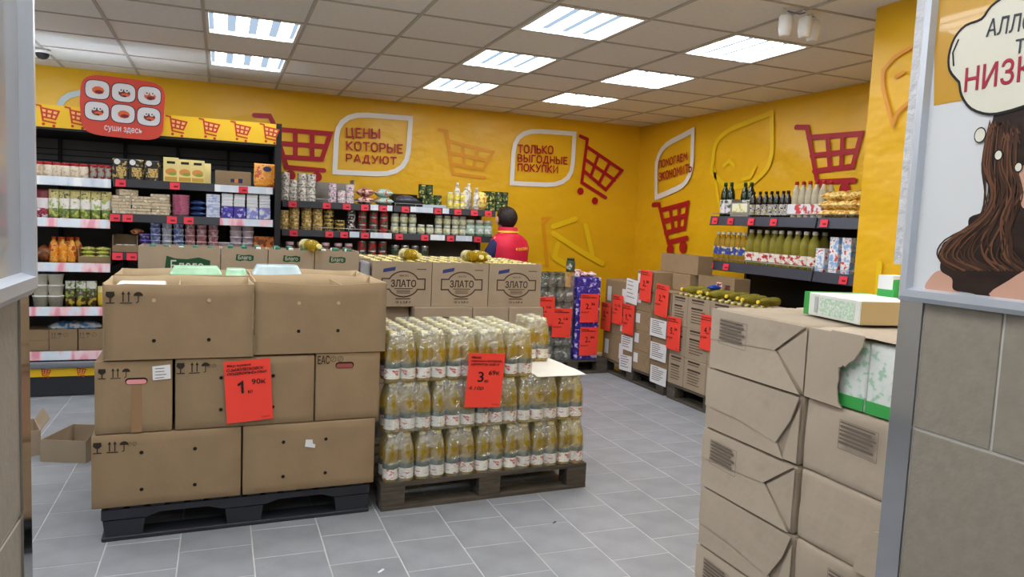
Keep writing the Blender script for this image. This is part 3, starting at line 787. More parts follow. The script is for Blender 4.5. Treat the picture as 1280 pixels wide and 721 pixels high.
def pouch_mesh(w, d, h, bottom, mid, top):
    """standing doy-pack: oval base, pinched flat top with a cap"""
    rings = []
    for z, sx, sy in ((0, .8, .9), (.02, .95, 1), (h * .35, 1, .95), (h * .7, .98, .6), (h * .93, .96, .12), (h, .96, .1)):
        rings.append([(w / 2 * sx * math.copysign(abs(math.cos(a)) ** .7, math.cos(a)), d / 2 * sy * math.sin(a), z) for a in [2 * math.pi * k / 14 for k in range(14)]])
    return MB().loft(rings, [bottom, bottom, mid, top, top]).mesh('pouch')
def bag_mesh(w, d, h, mat):
    """pillow bag lying flat, crimped ends along x"""
    rings = []
    for t in (-1, -.93, -.8, -.4, 0, .4, .8, .93, 1):
        e = max(.06, (1 - abs(t) ** 3.5)); ww = 1 - .12 * (abs(t) < .9) * abs(t)
        rings.append([(w / 2 * t, d / 2 * ww * math.cos(a), h / 2 + h / 2 * e * math.sin(a) * (1 + .12 * math.sin(5 * a + t * 4))) for a in [2 * math.pi * k / 12 for k in range(12)]])
    return MB().loft(rings, mat).mesh('bag')
def box_mesh(w, d, h, mat, r=.002, name='box'):
    return MB().rbox((-w/2, -d/2, 0), (w/2, d/2, h), mat, r).mesh(name)
def put(me, name, x, y, z, label, cat, group=None, rot=None, s=None):
    return thing(me, name, (x, y, z), label, cat, group, rotz=rng.uniform(-.25, .25) if rot is None else rot, scale=s)

# ---- wall gondola, upper shelf
YG = GF + .075
p_white_can = PRINT('white tin print', [(190, 70, 70), (226, 224, 216), (206, 200, 188), (110, 96, 80)], 26, rand=1)
p_pink_can = PRINT('pink and white tin print', [(196, 60, 84), (236, 226, 228), (226, 190, 200), (120, 110, 150)], 26, rand=1)
c_w = can_mesh(.043, .066, p_white_can)
for px, n in ((356, 4), (366, 3), (377.5, 4), (389, 4)):
    for k in range(n): put(c_w, 'tin_can', gx(px) , YG, Z1 + k * .0662, 'white printed tin in the stacks at the left end of the upper shelf', 'can', 'white tins on the upper wall shelf')
m_gcard = M('grey cardboard', (142, 138, 130), .8, noise=.06, nscale=8)
mb = MB(); a, b = gx(397), gx(446); mb.box((a, YG + .12, Z1), (b, YG + .13, Z1 + .2), m_gcard); mb.box((a, YG + .13, Z1), (a + .008, YG + .34, Z1 + .2), m_gcard); mb.box((b - .008, YG + .13, Z1), (b, YG + .34, Z1 + .24), m_gcard); mb.box((a, YG + .13, Z1), (b, YG + .34, Z1 + .006), m_gcard)
tag(mb.build('cardboard_tray'), 'grey cardboard tray standing behind pink tins on the upper shelf', 'tray')
c_p = can_mesh(.04, .062, p_pink_can)
for px, n in ((416, 3), (427.5, 2), (438, 3)):
    for k in range(n): put(c_p, 'tin_can', gx(px), YG, Z1 + k * .0622, 'pink and white tin in front of the grey cardboard tray', 'can', 'pink tins on the upper wall shelf')
p_meat = PRINT('red and pink bag print', [(150, 24, 34), (120, 30, 34), (226, 176, 160), (232, 200, 190)], 14)
p_teal = PRINT('teal bag print', [(90, 170, 160), (150, 206, 196), (206, 226, 210), (190, 60, 60)], 14)
bg_r, bg_t = bag_mesh(.17, .18, .085, p_meat), bag_mesh(.175, .18, .085, p_teal)
for me, px, lab in ((bg_r, 457.5, 'red and pink bag'), (bg_t, 481, 'teal green bag')):
    put(me, 'food_bag', gx(px), YG + .03, Z1, lab + ', lower of two stacked on the upper shelf', 'bag', rot=.05)
    put(me, 'food_bag', gx(px), YG + .03, Z1 + .08, lab + ', upper of two stacked on the upper shelf', 'bag', rot=-.08)
mb = MB(); a, b = gx(493), gx(529); 
for q in (((a, YG - .03, Z1), (b, YG - .024, Z1 + .06)), ((a, YG + .2, Z1), (b, YG + .206, Z1 + .13)), ((a, YG - .03, Z1), (a + .006, YG + .2, Z1 + .1)), ((b - .006, YG - .03, Z1), (b, YG + .2, Z1 + .1)), ((a, YG - .03, Z1), (b, YG + .2, Z1 + .005))): mb.box(*q, m_black)
tag(mb.build('black_tray'), 'black tray with crumpled film on the upper wall shelf', 'tray')
bmw = bag_mesh(.24, .17, .11, M('crumpled grey film', (70, 74, 92), .2, noise=.4, nscale=20, bump=.8, bscale=30))
put(bmw, 'film_bundle', (a + b) / 2, YG + .085, Z1 + .006, 'crumpled dark grey film lying in the black tray', 'film', rot=.1)
p_gcan = PRINT('green and gold tin print', [(232, 224, 160), (24, 52, 26), (40, 84, 36), (206, 196, 110)], 15, rand=1)
c_g = can_mesh(.037, .1, p_gcan, m_black)
for k, px in enumerate((532.5, 541.5, 550.5)):
    put(c_g, 'tin_can', gx(px), YG + .04, Z1 + .032, 'dark green and gold tin in the tall pyramid on the upper shelf', 'can', 'green tins in the pyramid')
    put(c_g, 'tin_can', gx(px) , YG + .118, Z1 + .032, 'dark green and gold tin in the tall pyramid on the upper shelf', 'can', 'green tins in the pyramid')
for px in (528, 537): put(c_g, 'tin_can', gx(px) + .02, YG + .06, Z1 + .134, 'dark green and gold tin in the tall pyramid on the upper shelf', 'can', 'green tins in the pyramid')
a, b = gx(493), gx(557)
mb = MB(); mb.box((a + .27, YG - .03, Z1 + .001), (b + .01, YG + .16, Z1 + .03), M('pale blue tray card', (186, 208, 222), .5)); tag(mb.build('pale_tray'), 'pale blue low tray under the green tin pyramid', 'tray')
p_yjar = PRINT('yellow jar print', [(120, 140, 60), (226, 206, 60), (236, 226, 120), (236, 232, 210)], 18, rand=1)
j_y = jar_mesh(.033, .085, p_yjar, m_lidw)
for px in (564, 572.5, 580.5):
    for k in range(2): put(j_y, 'jar', gx(px), YG, Z1 + k * .086, 'small yellow jar beside the white bottles on the upper shelf', 'jar', 'yellow jars on the upper wall shelf')
p_wb = PRINT('white bottle print', [(236, 236, 234), (226, 228, 226), (210, 190, 140), (140, 150, 160)], 14, rand=1)
def full_bottle(r, h, body, cap, seg=12, lab=None):
    pr_ = bottle_prof(r, h) + [(r * .42, h * .921), (r * .42, h * .985), (r * .36, h)]
    ms = [body, lab or body, body, body, body, body, body, body, cap, cap, cap]
    return MB().lathe(pr_, ms, seg).mesh('bottle')
b_w = full_bottle(.036, .25, p_wb, m_white)
for k, px in enumerate((576, 583.5, 590.5, 597)): put(b_w, 'sauce_bottle', gx(px), YG + (.09 if k % 2 == 0 else .0), Z1, 'white plastic sauce bottle on the upper wall shelf', 'bottle', 'white bottles on the upper wall shelf', s=(1, 1, .92 if k % 2 else 1.1))
b_yp = bag_mesh(.19, .09, .08, PRINT('yellow snack print', [(226, 180, 50), (240, 220, 120), (200, 120, 40)], 14))
tag(link(b_yp, 'snack_pack', None, (gx(604), YG + .02, Z1 + .095), (0, math.radians(-90), math.radians(90))), 'upright yellow pack between white bottles and green tins', 'pack')
for px in (611.5, 619.5, 628, 636):
    for k in range(2): put(c_g, 'tin_can', gx(px) - .03, YG, Z1 + k * .101, 'dark green and yellow tin stacked two high at the right end of the upper shelf', 'can', 'green tins at the shelf end')
# ---- wall gondola, middle shelf
p_gold = PRINT('gold flat tin print', [(70, 56, 34), (150, 120, 70), (206, 180, 120), (226, 210, 170)], 22, rand=1)
p_dkg = PRINT('dark gold tin print', [(30, 26, 22), (50, 44, 34), (170, 150, 80)], 24, rand=1)
p_bw = PRINT('black and white tin print', [(180, 50, 50), (24, 24, 26), (60, 56, 54), (226, 222, 214)], 22, rand=1)
p_rg = PRINT('red and green tin print', [(220, 210, 190), (34, 70, 44), (150, 30, 36), (190, 40, 46)], 14, rand=1)
tn, tnd = can_mesh(.048, .036, p_gold, m_lidg), can_mesh(.048, .036, p_dkg, m_lidg)
for px, n, me, lb in ((355, 5, tn, 'gold'), (368, 6, tn, 'gold'), (383.5, 6, tn, 'gold'), (397.5, 6, tn, 'gold'), (411.5, 6, tnd, 'black and gold'), (426, 3, tnd, 'black and gold')):
    for k in range(n): put(me, 'flat_tin', gx(px, 300) + rng.uniform(-.003, .003), YG, Z2 + k * .0363, lb + ' flat fish tin in the stacks on the middle wall shelf', 'can', lb + ' flat tins')
c_bw = can_mesh(.04, .055, p_bw)
for k in range(4): put(c_bw, 'tin_can', gx(440, 300), YG, Z2 + k * .0552, 'black and white tin in a stack of four on the middle wall shelf', 'can', 'black and white tins')
c_rg = can_mesh(.042, .075, p_rg)
for px in (454, 468, 481):
    for k in range(3): put(c_rg, 'tin_can', gx(px, 300), YG, Z2 + k * .0752, 'red and green tin stacked three high on the middle wall shelf', 'can', 'red and green tins')
p_jw = PRINT('pale jar print', [(120, 130, 90), (226, 226, 210), (206, 206, 160), (196, 190, 90)], 20, rand=1)
m_jglass = M('greenish jar glass', (150, 164, 140), .12, spec=.6, noise=.25, nscale=14)
j_w = jar_mesh(.04, .1, m_jglass, m_lidw, p_jw)
for px in (495, 506, 517, 528, 539, 550, 560.5, 571, 580):
    for k in range(2):
        if (k == 1 and px in (528, 539)): continue
        put(j_w, 'jar', gx(px, 300), YG, Z2 + k * .1005, 'pale jar with white lid in the long double row on the middle wall shelf', 'jar', 'pale jars on the middle wall shelf')
j_gr = jar_mesh(.048, .17, M('pickle jar green', (120, 148, 120), .12, spec=.6, noise=.4, nscale=16), m_lidw, PRINT('mint label', [(200, 222, 210), (170, 200, 186), (230, 236, 230)], 14))
for px in (590, 601.5, 612): put(j_gr, 'pickle_jar', gx(px, 300), YG, Z2, 'tall green jar of pickles at the right end of the middle wall shelf', 'jar', 'pickle jars')
# ---- wall gondola, lower shelf (only the tops show above the cartons)
p_dj = PRINT('dark preserve', [(60, 28, 32), (90, 40, 44), (140, 70, 70)], 20, rand=1)
j_d = jar_mesh(.043, .16, p_dj, M('pinkish white lid', (226, 196, 200), .4))
for px in (363, 377, 392, 408, 424, 437): put(j_d, 'preserve_jar', gx(px, 310), YG, Z3, 'dark jar with pinkish lid on the lower wall shelf', 'jar', 'dark preserve jars')
for px in (454, 467, 480):
    for k in range(2): put(c_rg, 'tin_can', gx(px, 310), YG, Z3 + k * .0952, 'tall red and green tin on the lower wall shelf, above the cartons', 'can', 'red tins on the lower shelf', s=(1, 1, 1.26))
j_dg = jar_mesh(.045, .16, M('dark olive jar', (64, 74, 56), .15, spec=.6, noise=.4, nscale=14), m_tin)
for px in (496, 508.5, 521, 533): put(j_dg, 'olive_jar', gx(px, 310), YG, Z3, 'dark olive green jar on the lower wall shelf', 'jar', 'olive jars')

# ---- chilled case, left bay (front face of the goods a little behind the shelf edge)
YC = FY + .08
def cx_(px, py): return on_y(px, py, YC).x
p_mayo = PRINT('cream jar print', [(170, 80, 70), (236, 226, 206), (230, 214, 190), (206, 180, 150)], 14, rand=1)
j_m = jar_mesh(.036, .115, p_mayo, m_lidr)
for k in range(7): put(j_m, 'sauce_jar', cx_(47 + 11.2 * (k - 1), 210), YC + .06, SL[0], 'cream sauce jar with red lid on the top left shelf of the chilled case', 'jar', 'red-lidded sauce jars')
tub3 = tub_mesh(.025, .028, .115, PRINT('white tub red dot', [(238, 234, 226), (236, 230, 220), (206, 40, 40)], 16), m_lidr)
for px in (115.5, 125, 134): put(tub3, 'sauce_tub', cx_(px, 212), YC + .06, SL[0], 'white tub with red spot beside the red-lidded jars', 'tub', 'white red-spot tubs')
p_grn = PRINT('green salad print', [(236, 236, 220), (90, 120, 50), (150, 166, 70), (206, 206, 120)], 18, rand=1)
p_mid = PRINT('white pouch print', [(226, 206, 200), (238, 238, 234), (232, 230, 222), (170, 190, 90)], 14, rand=1)
p_top = PRINT('olive pouch top', [(190, 90, 70), (190, 180, 110), (216, 206, 140), (90, 90, 40)], 20, rand=1)
pc = pouch_mesh(.074, .06, .225, p_grn, p_mid, p_top)
for k in range(6):
    put(pc, 'mayonnaise_pouch', cx_(66.5 + 13.2 * k, 250), YC + .03, SL[1], 'white and green mayonnaise pouch on the second case shelf, %s from the left' % ORD[k], 'pouch', 'mayonnaise pouches in a row', rot=rng.uniform(-.1, .1))
put(pouch_mesh(.085, .06, .22, PRINT('violet snack', [(200, 190, 210), (150, 30, 60), (236, 230, 236)], 14), M('snack white', (230, 226, 230), .3), M('snack maroon', (120, 40, 50), .3)), 'snack_pouch', cx_(52, 250), YC + .03, SL[1], 'white and maroon snack pouch at the left end beside mayonnaise pouches', 'pouch', rot=0)
b_or = full_bottle(.034, .2, PRINT('orange bottle print', [(232, 130, 20), (240, 150, 30), (246, 190, 90), (200, 70, 20)], 14, rand=1), M('orange red cap', (214, 80, 30), .4))
for px in (66.5, 72.5, 78, 83.5, 89, 94.5): put(b_or, 'ketchup_bottle', cx_(px, 310), YC + .03 + (.05 if px in (72.5, 83.5, 94.5) else 0), SL[2], 'orange sauce bottle in the group on the third case shelf', 'bottle', 'orange sauce bottles')
put(bag_mesh(.11, .09, .13, PRINT('brown snack', [(60, 34, 24), (110, 60, 30), (150, 90, 50)], 16)), 'snack_bag', cx_(54, 315), YC + .03, SL[2], 'brown snack bag left of the orange sauce bottles', 'bag', rot=.4)
m_card = M('kraft cardboard', (150, 128, 100), .8, spec=.2, noise=.07, nscale=7, bump=.1, bscale=50, rand=.05)
m_cardin = M('kraft cardboard inside', (186, 164, 132), .85, spec=.2, noise=.06, nscale=7)
def open_box(mb, w, d, h, t=.005, mat=None, inner=None, front=1.0):
    mat = mat or m_card; inner = inner or mat
    mb.box((-w/2, -d/2, 0), (w/2, d/2, t), mat)
    mb.box((-w/2, -d/2, t), (w/2, -d/2 + t, h * front), mat); mb.box((-w/2, d/2 - t, t), (w/2, d/2, h), mat)
    mb.box((-w/2, -d/2 + t, t), (-w/2 + t, d/2 - t, h), mat); mb.box((w/2 - t, -d/2 + t, t), (w/2, d/2 - t, h), mat)
    return mb
bx = cx_(118.5, 325)
tag(open_box(MB(), .225, .2, .12, front=.45).build('shelf_carton', None, (bx, YC + .09, SL[2])), 'open cardboard tray of green packs right of the orange sauce bottles', 'carton')
p_lime = PRINT('lime pack print', [(176, 186, 60), (206, 210, 90), (150, 160, 50), (230, 226, 170)], 18, rand=1)
lime = bag_mesh(.1, .05, .03, p_lime)
for k in range(8): put(lime, 'lime_pack', bx - .052 + .104 * (k % 2), YC + .05 + .0 * k, SL[2] + .006 + (k // 2) * .031, 'lime yellow flat pack stacked in the open cardboard tray', 'pack', 'lime packs in the tray', rot=rng.uniform(-.1, .1))
p_crm = PRINT('cream tub print', [(130, 150, 100), (236, 232, 212), (230, 224, 200), (240, 238, 226)], 14, rand=1)
tubc = tub_mesh(.046, .056, .085, p_crm, m_white)
for px in (50, 69):
    for k in range(3): put(tubc, 'cream_tub', cx_(px, 370), YC + .03, SL[3] + k * .0855, 'round cream tub in the stacks on the fourth case shelf', 'tub', 'cream tubs in stacks')
pc2 = pouch_mesh(.074, .06, .2, PRINT('dark salad pouch', [(50, 34, 20), (70, 46, 26), (190, 170, 60)], 14, rand=1), PRINT('salad pouch middle', [(230, 226, 214), (60, 50, 40), (150, 170, 70)], 14, rand=1), PRINT('white green pouch top', [(200, 214, 180), (236, 236, 226), (232, 232, 220), (120, 160, 80)], 16, rand=1))
for px in (87, 100.5, 114): put(pc2, 'salad_pouch', cx_(px, 365), YC + .03, SL[3], 'dark bottomed salad pouch with white and green top beside cream tubs', 'pouch', 'salad pouches', rot=rng.uniform(-.15, .15))
put(pouch_mesh(.06, .05, .16, M('mustard yellow', (220, 186, 60), .4), M('mustard yellow', (220, 186, 60), .4), M('mustard pale', (236, 220, 150), .4)), 'mustard_pouch', cx_(126.5, 370), YC + .03, SL[3], 'small yellow pouch at the right end of the salad pouches', 'pouch', rot=0)
# cartons on the bottom shelf of the case
m_ink2 = M('faded carton ink', (96, 80, 62), .7)
def icons(mb, u, v, s, mat, kinds='gau'):
    """fragile glass, two arrows, umbrella, recycling rings as flat print (u to the right, v up)"""
    for ch in kinds:
        if ch == 'g':
            mb.face([(u - .30*s, v + .95*s, 0), (u - .34*s, v + .62*s, 0), (u - .12*s, v + .42*s, 0), (u + .12*s, v + .42*s, 0), (u + .34*s, v + .62*s, 0), (u + .30*s, v + .95*s, 0)], mat)
            mb.stroke([(u, v + .45*s), (u, v + .05*s)], .09*s, mat, seg=5); mb.stroke([(u - .3*s, v), (u + .3*s, v)], .09*s, mat, seg=5); u += .95*s
        elif ch == 'a':
            for k in range(2):
                mb.stroke([(u, v + .12*s), (u, v + .85*s)], .09*s, mat, seg=5); mb.face([(u - .14*s, v + .72*s, 0), (u + .14*s, v + .72*s, 0), (u, v + 1.0*s, 0)], mat); u += .42*s
            mb.stroke([(u - 1.05*s, v), (u - .2*s, v)], .08*s, mat, seg=5); u += .3*s
        elif ch == 'u':
            mb.face([(u + .36*s*math.cos(a), v + .6*s + .34*s*math.sin(a), 0) for a in [math.pi*k/8 for k in range(9)]], mat)
            mb.stroke([(u, v + .6*s), (u, v + .1*s), (u - .15*s, v + .02*s)], .07*s, mat, seg=5); u += .95*s
        elif ch == 'r':
            n = 16; ring = [(u + .36*s*math.cos(2*math.pi*k/n), v + .55*s + .36*s*math.sin(2*math.pi*k/n)) for k in range(n)]
            mb.stroke(ring, .06*s, mat, True, seg=4); mb.stroke([(u - .15*s, v + .35*s), (u + .1*s, v + .75*s)], .06*s, mat, seg=4); u += .95*s
    return mb
zc5 = SL[4]
for px0, px1, lab in ((62, 97.5, 'small open carton with printed arrows at the bottom of the chilled case'), (98.5, 131, 'small open carton with printed arrows, right one at the bottom of the case')):
    a, b = cx_(px0, 420), cx_(px1, 420)
    o = tag(open_box(MB(), b - a - .004, .25, .17).build('shelf_carton', None, ((a + b) / 2, YC + .1, zc5)), lab, 'carton')
    icons(MB(), -.075, .1, .045, m_ink2, 'aur').build('handling_print', o, mx=frame((0, -.1262, 0), (1, 0, 0), (0, 0, 1)))
for k in range(2):
    thing(box_mesh(.2, .24, .083, m_card), 'flat_carton', (cx_(45, 430) - .01, YC + .1, zc5 + k * .084), 'flat brown carton, %s of two at the left of the case bottom shelf' % ('lower', 'upper')[k], 'carton')
bmb = bag_mesh(.2, .13, .08, PRINT('blue white bag', [(40, 110, 190), (90, 160, 220), (236, 238, 240), (238, 238, 238)], 9, rand=1))
for px, r in ((76, .4), (90, -.2), (107, .15)): put(bmb, 'frozen_bag', cx_(px, 400), YC + .11, zc5 + .135, 'blue and white plastic bag lying on top of the small cartons', 'bag', 'blue and white bags in the case', rot=r)

# ---- chilled case, right bay
p_blk = PRINT('black pasta pack', [(150, 110, 50), (20, 20, 22), (30, 28, 26), (196, 170, 100)], 14, rand=1)
bk = MB().rbox((-.058, -.03, 0), (.058, .03, .165), p_blk, .008); bk.lathe([(.03, 0), (.03, .006)], M('silver sticker', (190, 200, 220), .3), 12, (-.02, -.031, .14)) if False else None
bk = bk.mesh('pack')
for k, px in enumerate((150, 169.5, 190)):
    o = put(bk, 'sausage_pack', cx_(px, 210), YC + .05, SR[0], ('leftmost', 'middle', 'rightmost')[k] + ' of three black window packs on the top case shelf', 'pack', rot=rng.uniform(-.08, .08))
    MB().disc((-.025, .14), .022, m_white, 0, 14).build('round_sticker', o, mx=frame((0, -.0305, 0), (1, 0, 0), (0, 0, 1)))
    MB().face([(-.03, .03, 0), (.04, .03, 0), (.04, .1, 0), (-.03, .1, 0)], PRINT('amber contents', [(180, 130, 60), (220, 190, 110), (110, 70, 30)], 30)).build('window', o, mx=frame((0, -.0306, 0), (1, 0, 0), (0, 0, 1)))
p_cr = M('cream yellow carton', (240, 222, 150), .45)
for k, px in enumerate((213.5, 231, 247)):
    o = put(box_mesh(.112 if k == 0 else .104, .06, .2 if k == 0 else .19, p_cr), 'cheese_box', cx_(px, 208), YC + .05 + .004 * k, SR[0], ('leftmost tallest', 'middle', 'rightmost')[k] + ' of three cream yellow boxes on the top case shelf', 'box', rot=0)
    mb = MB(); mb.disc((.0, .085), .042, M('box salmon picture', (226, 150, 80), .4), 0, 14, ry=.028); mb.disc((.012, .07), .03, M('box leaf green', (150, 170, 70), .4), .0004, 12, ry=.014); mb.face([(-.03, .15, .0003), (.03, .15, .0003), (.03, .17, .0003), (-.03, .17, .0003)], m_blk); mb.face([(-.045, .012, .0002), (.045, .012, .0002), (.045, .045, .0002), (-.045, .045, .0002)], M('box amber', (214, 170, 70), .4))
    mb.build('box_print', o, mx=frame((0, -.0306, 0), (1, 0, 0), (0, 0, 1)))
put(box_mesh(.1, .05, .175, p_cr), 'cheese_box', cx_(252, 210) + .02, YC + .13, SR[0], 'cream yellow box half hidden behind the three front ones', 'box', rot=0)
a, b = cx_(269, 215), cx_(314, 215)
o = tag(open_box(MB(), b - a, .3, .125, front=.98, inner=m_cardin).build('shelf_carton', None, ((a + b) / 2, YC + .19, SR[0])), 'open cardboard tray on the top case shelf right of cream boxes', 'carton')
mb = MB(); mb.face([(0, .03, 0), (.1, .03, 0), (.1, .058, 0), (0, .058, 0)], M('tray orange strip', (220, 130, 50), .5)); mb.face([(0, .03, .0003), (.03, .03, .0003), (.03, .058, .0003), (0, .058, .0003)], M('navy print', (40, 44, 90), .5)); mb.face([(.06, .026, .0003), (.095, .026, .0003), (.095, .062, .0003), (.06, .062, .0003)], M('navy print', (40, 44, 90), .5))
mb.build('label_print', o, mx=frame((-.02, -.1506, 0), (1, 0, 0), (0, 0, 1)))
p_org = PRINT('orange cheese bag', [(232, 130, 30), (240, 150, 40), (246, 180, 80), (200, 80, 30)], 12)
o = tag(link(pouch_mesh(.19, .07, .2, p_org, p_org, p_org), 'orange_pouch', None, (cx_(332, 210), YC + .03, SR[0]), .1), 'large orange pouch with blue emblem at the right end of the top case shelf', 'pouch')
MB().disc((0, 0), .035, M('navy print', (40, 44, 90), .5), 0, 10, ry=.024).build('emblem', o, mx=frame((.01, -.032, .155), (1, 0, 0), (0, .25, 1)))
p_be = PRINT('beige tray print', [(196, 182, 154), (206, 192, 166), (176, 160, 130), (226, 216, 196)], 9, rand=1)
slab = box_mesh(.14, .1, .024, p_be, .004)
for px, n, d in ((152, 6, 0), (177, 6, .002), (201, 7, 0)):
    for k in range(n): put(slab, 'meat_tray', cx_(px, 250) + rng.uniform(-.004, .004), YC + .03, SR[1] + k * .0245, 'flat beige pack, %s from the bottom of the %s beige stack in the case' % (ORD[k], {152: 'left', 177: 'middle', 201: 'right'}[px]), 'pack', 'flat beige packs', rot=rng.uniform(-.06, .06))
for k in range(2): put(slab, 'meat_tray', cx_(158, 230), YC + .04, SR[1] + .148 + k * .0245, 'flat beige pack lying crooked on top of the left beige stack', 'pack', 'crooked beige packs', rot=.4)
ptub = tub_mesh(.06, .066, .0215, PRINT('pink lid print', [(206, 110, 150), (226, 150, 180), (236, 200, 210)], 18), M('pink lid', (214, 120, 160), .4))
for k in range(8): put(ptub, 'pink_tub', cx_(226, 250), YC + .03, SR[1] + k * .022, 'shallow pink tub in the single pink stack on the second case shelf', 'tub', 'pink shallow tubs')
nv = bag_mesh(.12, .1, .05, M('navy glossy bag', (30, 50, 96), .2, noise=.3, nscale=12))
for k in range(3): put(nv, 'navy_bag', cx_(248, 255), YC + .03, SR[1] + k * .045, ('bottom', 'middle', 'top')[k] + ' navy blue glossy bag of the three stacked by the pink tubs', 'bag', rot=rng.uniform(-.1, .1))
bl = box_mesh(.105, .09, .021, PRINT('white blue carton', [(226, 230, 240), (206, 214, 236), (160, 176, 216)], 14, rand=1), .003)
for k in range(9): put(bl, 'butter_pack', cx_(266.5, 250), YC + .03, SR[1] + k * .0215, 'thin white and blue pack in the tall stack right of the navy bags', 'pack', 'thin white and blue packs', rot=rng.uniform(-.04, .04))
p_vio = PRINT('violet box print', [(206, 90, 130), (58, 50, 150), (80, 70, 180), (190, 190, 226)], 14, rand=1)
p_lil = PRINT('pale blue box print', [(206, 120, 150), (130, 140, 210), (170, 180, 230), (226, 228, 240)], 14, rand=1)
for px, mt, lab in ((284, p_vio, 'first'), (299.5, p_vio, 'second'), (315.5, p_lil, 'third'), (331, p_lil, 'fourth')):
    put(box_mesh(.092, .07, .1, mt), 'cream_cheese_box', cx_(px, 262), YC + .03, SR[1], lab + ' from the left of four violet boxes on the second case shelf', 'box', rot=0)
wp = box_mesh(.088, .08, .026, M('white foil pack', (224, 228, 236), .3, rand=.05), .004)
for px, n in ((284, 4), (299.5, 4), (315.5, 5), (331, 5)):
    for k in range(n): put(wp, 'butter_block', cx_(px, 240), YC + .03, SR[1] + .1005 + k * .0265, 'white foil block stacked on the violet boxes', 'pack', 'white foil blocks', rot=rng.uniform(-.06, .06))
# third shelf
a, b = cx_(140.5, 305), cx_(172, 305)
o = tag(open_box(MB(), b - a, .2, .135, front=.4, inner=m_cardin).build('shelf_carton', None, ((a + b) / 2, YC + .09, SR[2] - .03 + .03)), 'cardboard display tray with small jars on the third case shelf', 'carton')
jb = jar_mesh(.03, .055, M('caramel jar', (120, 70, 50), .2, noise=.3, nscale=20), m_lidw)
for px in (147.5, 156.5, 165.5): put(jb, 'cream_jar', cx_(px, 310), YC + .05, SR[2] + .0055, 'small caramel jar with white lid in the cardboard display tray', 'jar', 'small caramel jars')
put(bag_mesh(.1, .07, .05, PRINT('orange sweets', [(214, 110, 60), (236, 170, 120), (150, 60, 30)], 14)), 'sweet_bag', cx_(170, 287), YC + .09, SR[2] + .14, 'small orange bag on the edge of the cardboard display tray', 'bag', rot=.2)
def ytub(c1, c2, nm): return tub_mesh(.034, .04, .05, PRINT(nm, [c1, c1, c2, (236, 236, 240)], 18, rand=1), M(nm + ' lid', c2, .3))
t_vi, t_bl, t_wb = ytub((96, 84, 170), (130, 120, 200), 'violet tub'), ytub((120, 140, 210), (190, 200, 232), 'blue tub'), ytub((206, 212, 232), (226, 228, 238), 'white blue tub')
for px, n, me, lab in ((180.5, 3, t_vi, 'violet'), (194, 5, t_bl, 'pale blue'), (208.5, 5, t_wb, 'white and blue'), (223, 5, t_bl, 'pale blue')):
    for k in range(n): put(me, 'yogurt_tub', cx_(px, 290), YC + .03, SR[2] + k * .0503, lab + ' yogurt tub in the stacks on the third case shelf', 'tub', lab + ' yogurt tubs')
t_pk = ytub((200, 140, 150), (226, 180, 186), 'rose tub')
for px in (237.5, 252, 266.5):
    for k in range(5): put(t_pk, 'yogurt_tub', cx_(px, 295), YC + .03, SR[2] + k * .0503, 'rose pink yogurt tub in the stacks on the third case shelf', 'tub', 'rose yogurt tubs')
wt = tub_mesh(.042, .048, .05, PRINT('white pink tub', [(236, 230, 234), (226, 200, 214), (200, 190, 210)], 14, rand=1), m_white)
for px in (295, 310):
    for k in range(5): put(wt, 'cottage_cheese_tub', cx_(px, 300), YC + .03, SR[2] + k * .0503, 'white wide-rimmed tub in the two stacks near the orange boxes', 'tub', 'white wide-rimmed tubs')
for k in range(2): put(wt, 'cottage_cheese_tub', cx_(280, 305), YC + .03, SR[2] + k * .0503, 'white wide-rimmed tub in the low stack of two beside rose tubs', 'tub', 'low stack of white tubs')
o3 = box_mesh(.1, .08, .16, PRINT('orange box print', [(190, 90, 30), (216, 120, 40), (120, 60, 30)], 12, rand=1))
for px in (326.5, 341): put(o3, 'orange_box', cx_(px, 300) - .008, YC + .05, SR[2], 'tall orange brown box at the right end of the third case shelf', 'box', 'orange brown boxes', rot=0)
# fourth shelf, only its left end shows
p_bwht = PRINT('black white pack', [(230, 226, 222), (24, 24, 26), (34, 30, 32), (226, 150, 130)], 12, rand=1)
for px, r in ((146, .2), (158, -.2), (169, .1)): put(bag_mesh(.11, .1, .15, p_bwht), 'meat_pack', cx_(px, 335), YC + .05, SR[3], 'dark meat pack with white labels at the left of the fourth case shelf', 'pack', 'dark meat packs', rot=r)

# ---- right wall shelving goods
XG = RS + .08
def yb_(px, py): return on_x(px, py, XG).y
m_dglass = M('dark green bottle glass', (16, 40, 22), .1, spec=.7)
m_bglass = M('near black bottle glass', (14, 14, 18), .1, spec=.7)
m_oil = M('sunflower oil', (238, 206, 44), .05, spec=.7, trans=.72, noise=.12, nscale=9, ior=1.25)
m_oild = M('golden olive oil', (196, 160, 50), .08, spec=.7, noise=.2, nscale=12, trans=.5, ior=1.25)
m_oilg = M('greenish oil', (186, 176, 78), .08, spec=.7, noise=.2, nscale=12, trans=.55, ior=1.25)
m_clear = M('clear plastic bottle neck', (240, 226, 140), .05, spec=.8, trans=.8, ior=1.2)
p_olab = PRINT('blue oil label', [(236, 206, 60), (30, 60, 150), (40, 76, 170), (240, 220, 120)], 12)
p_rlab = PRINT('white red oil label', [(240, 238, 230), (236, 232, 224), (190, 30, 40)], 12)
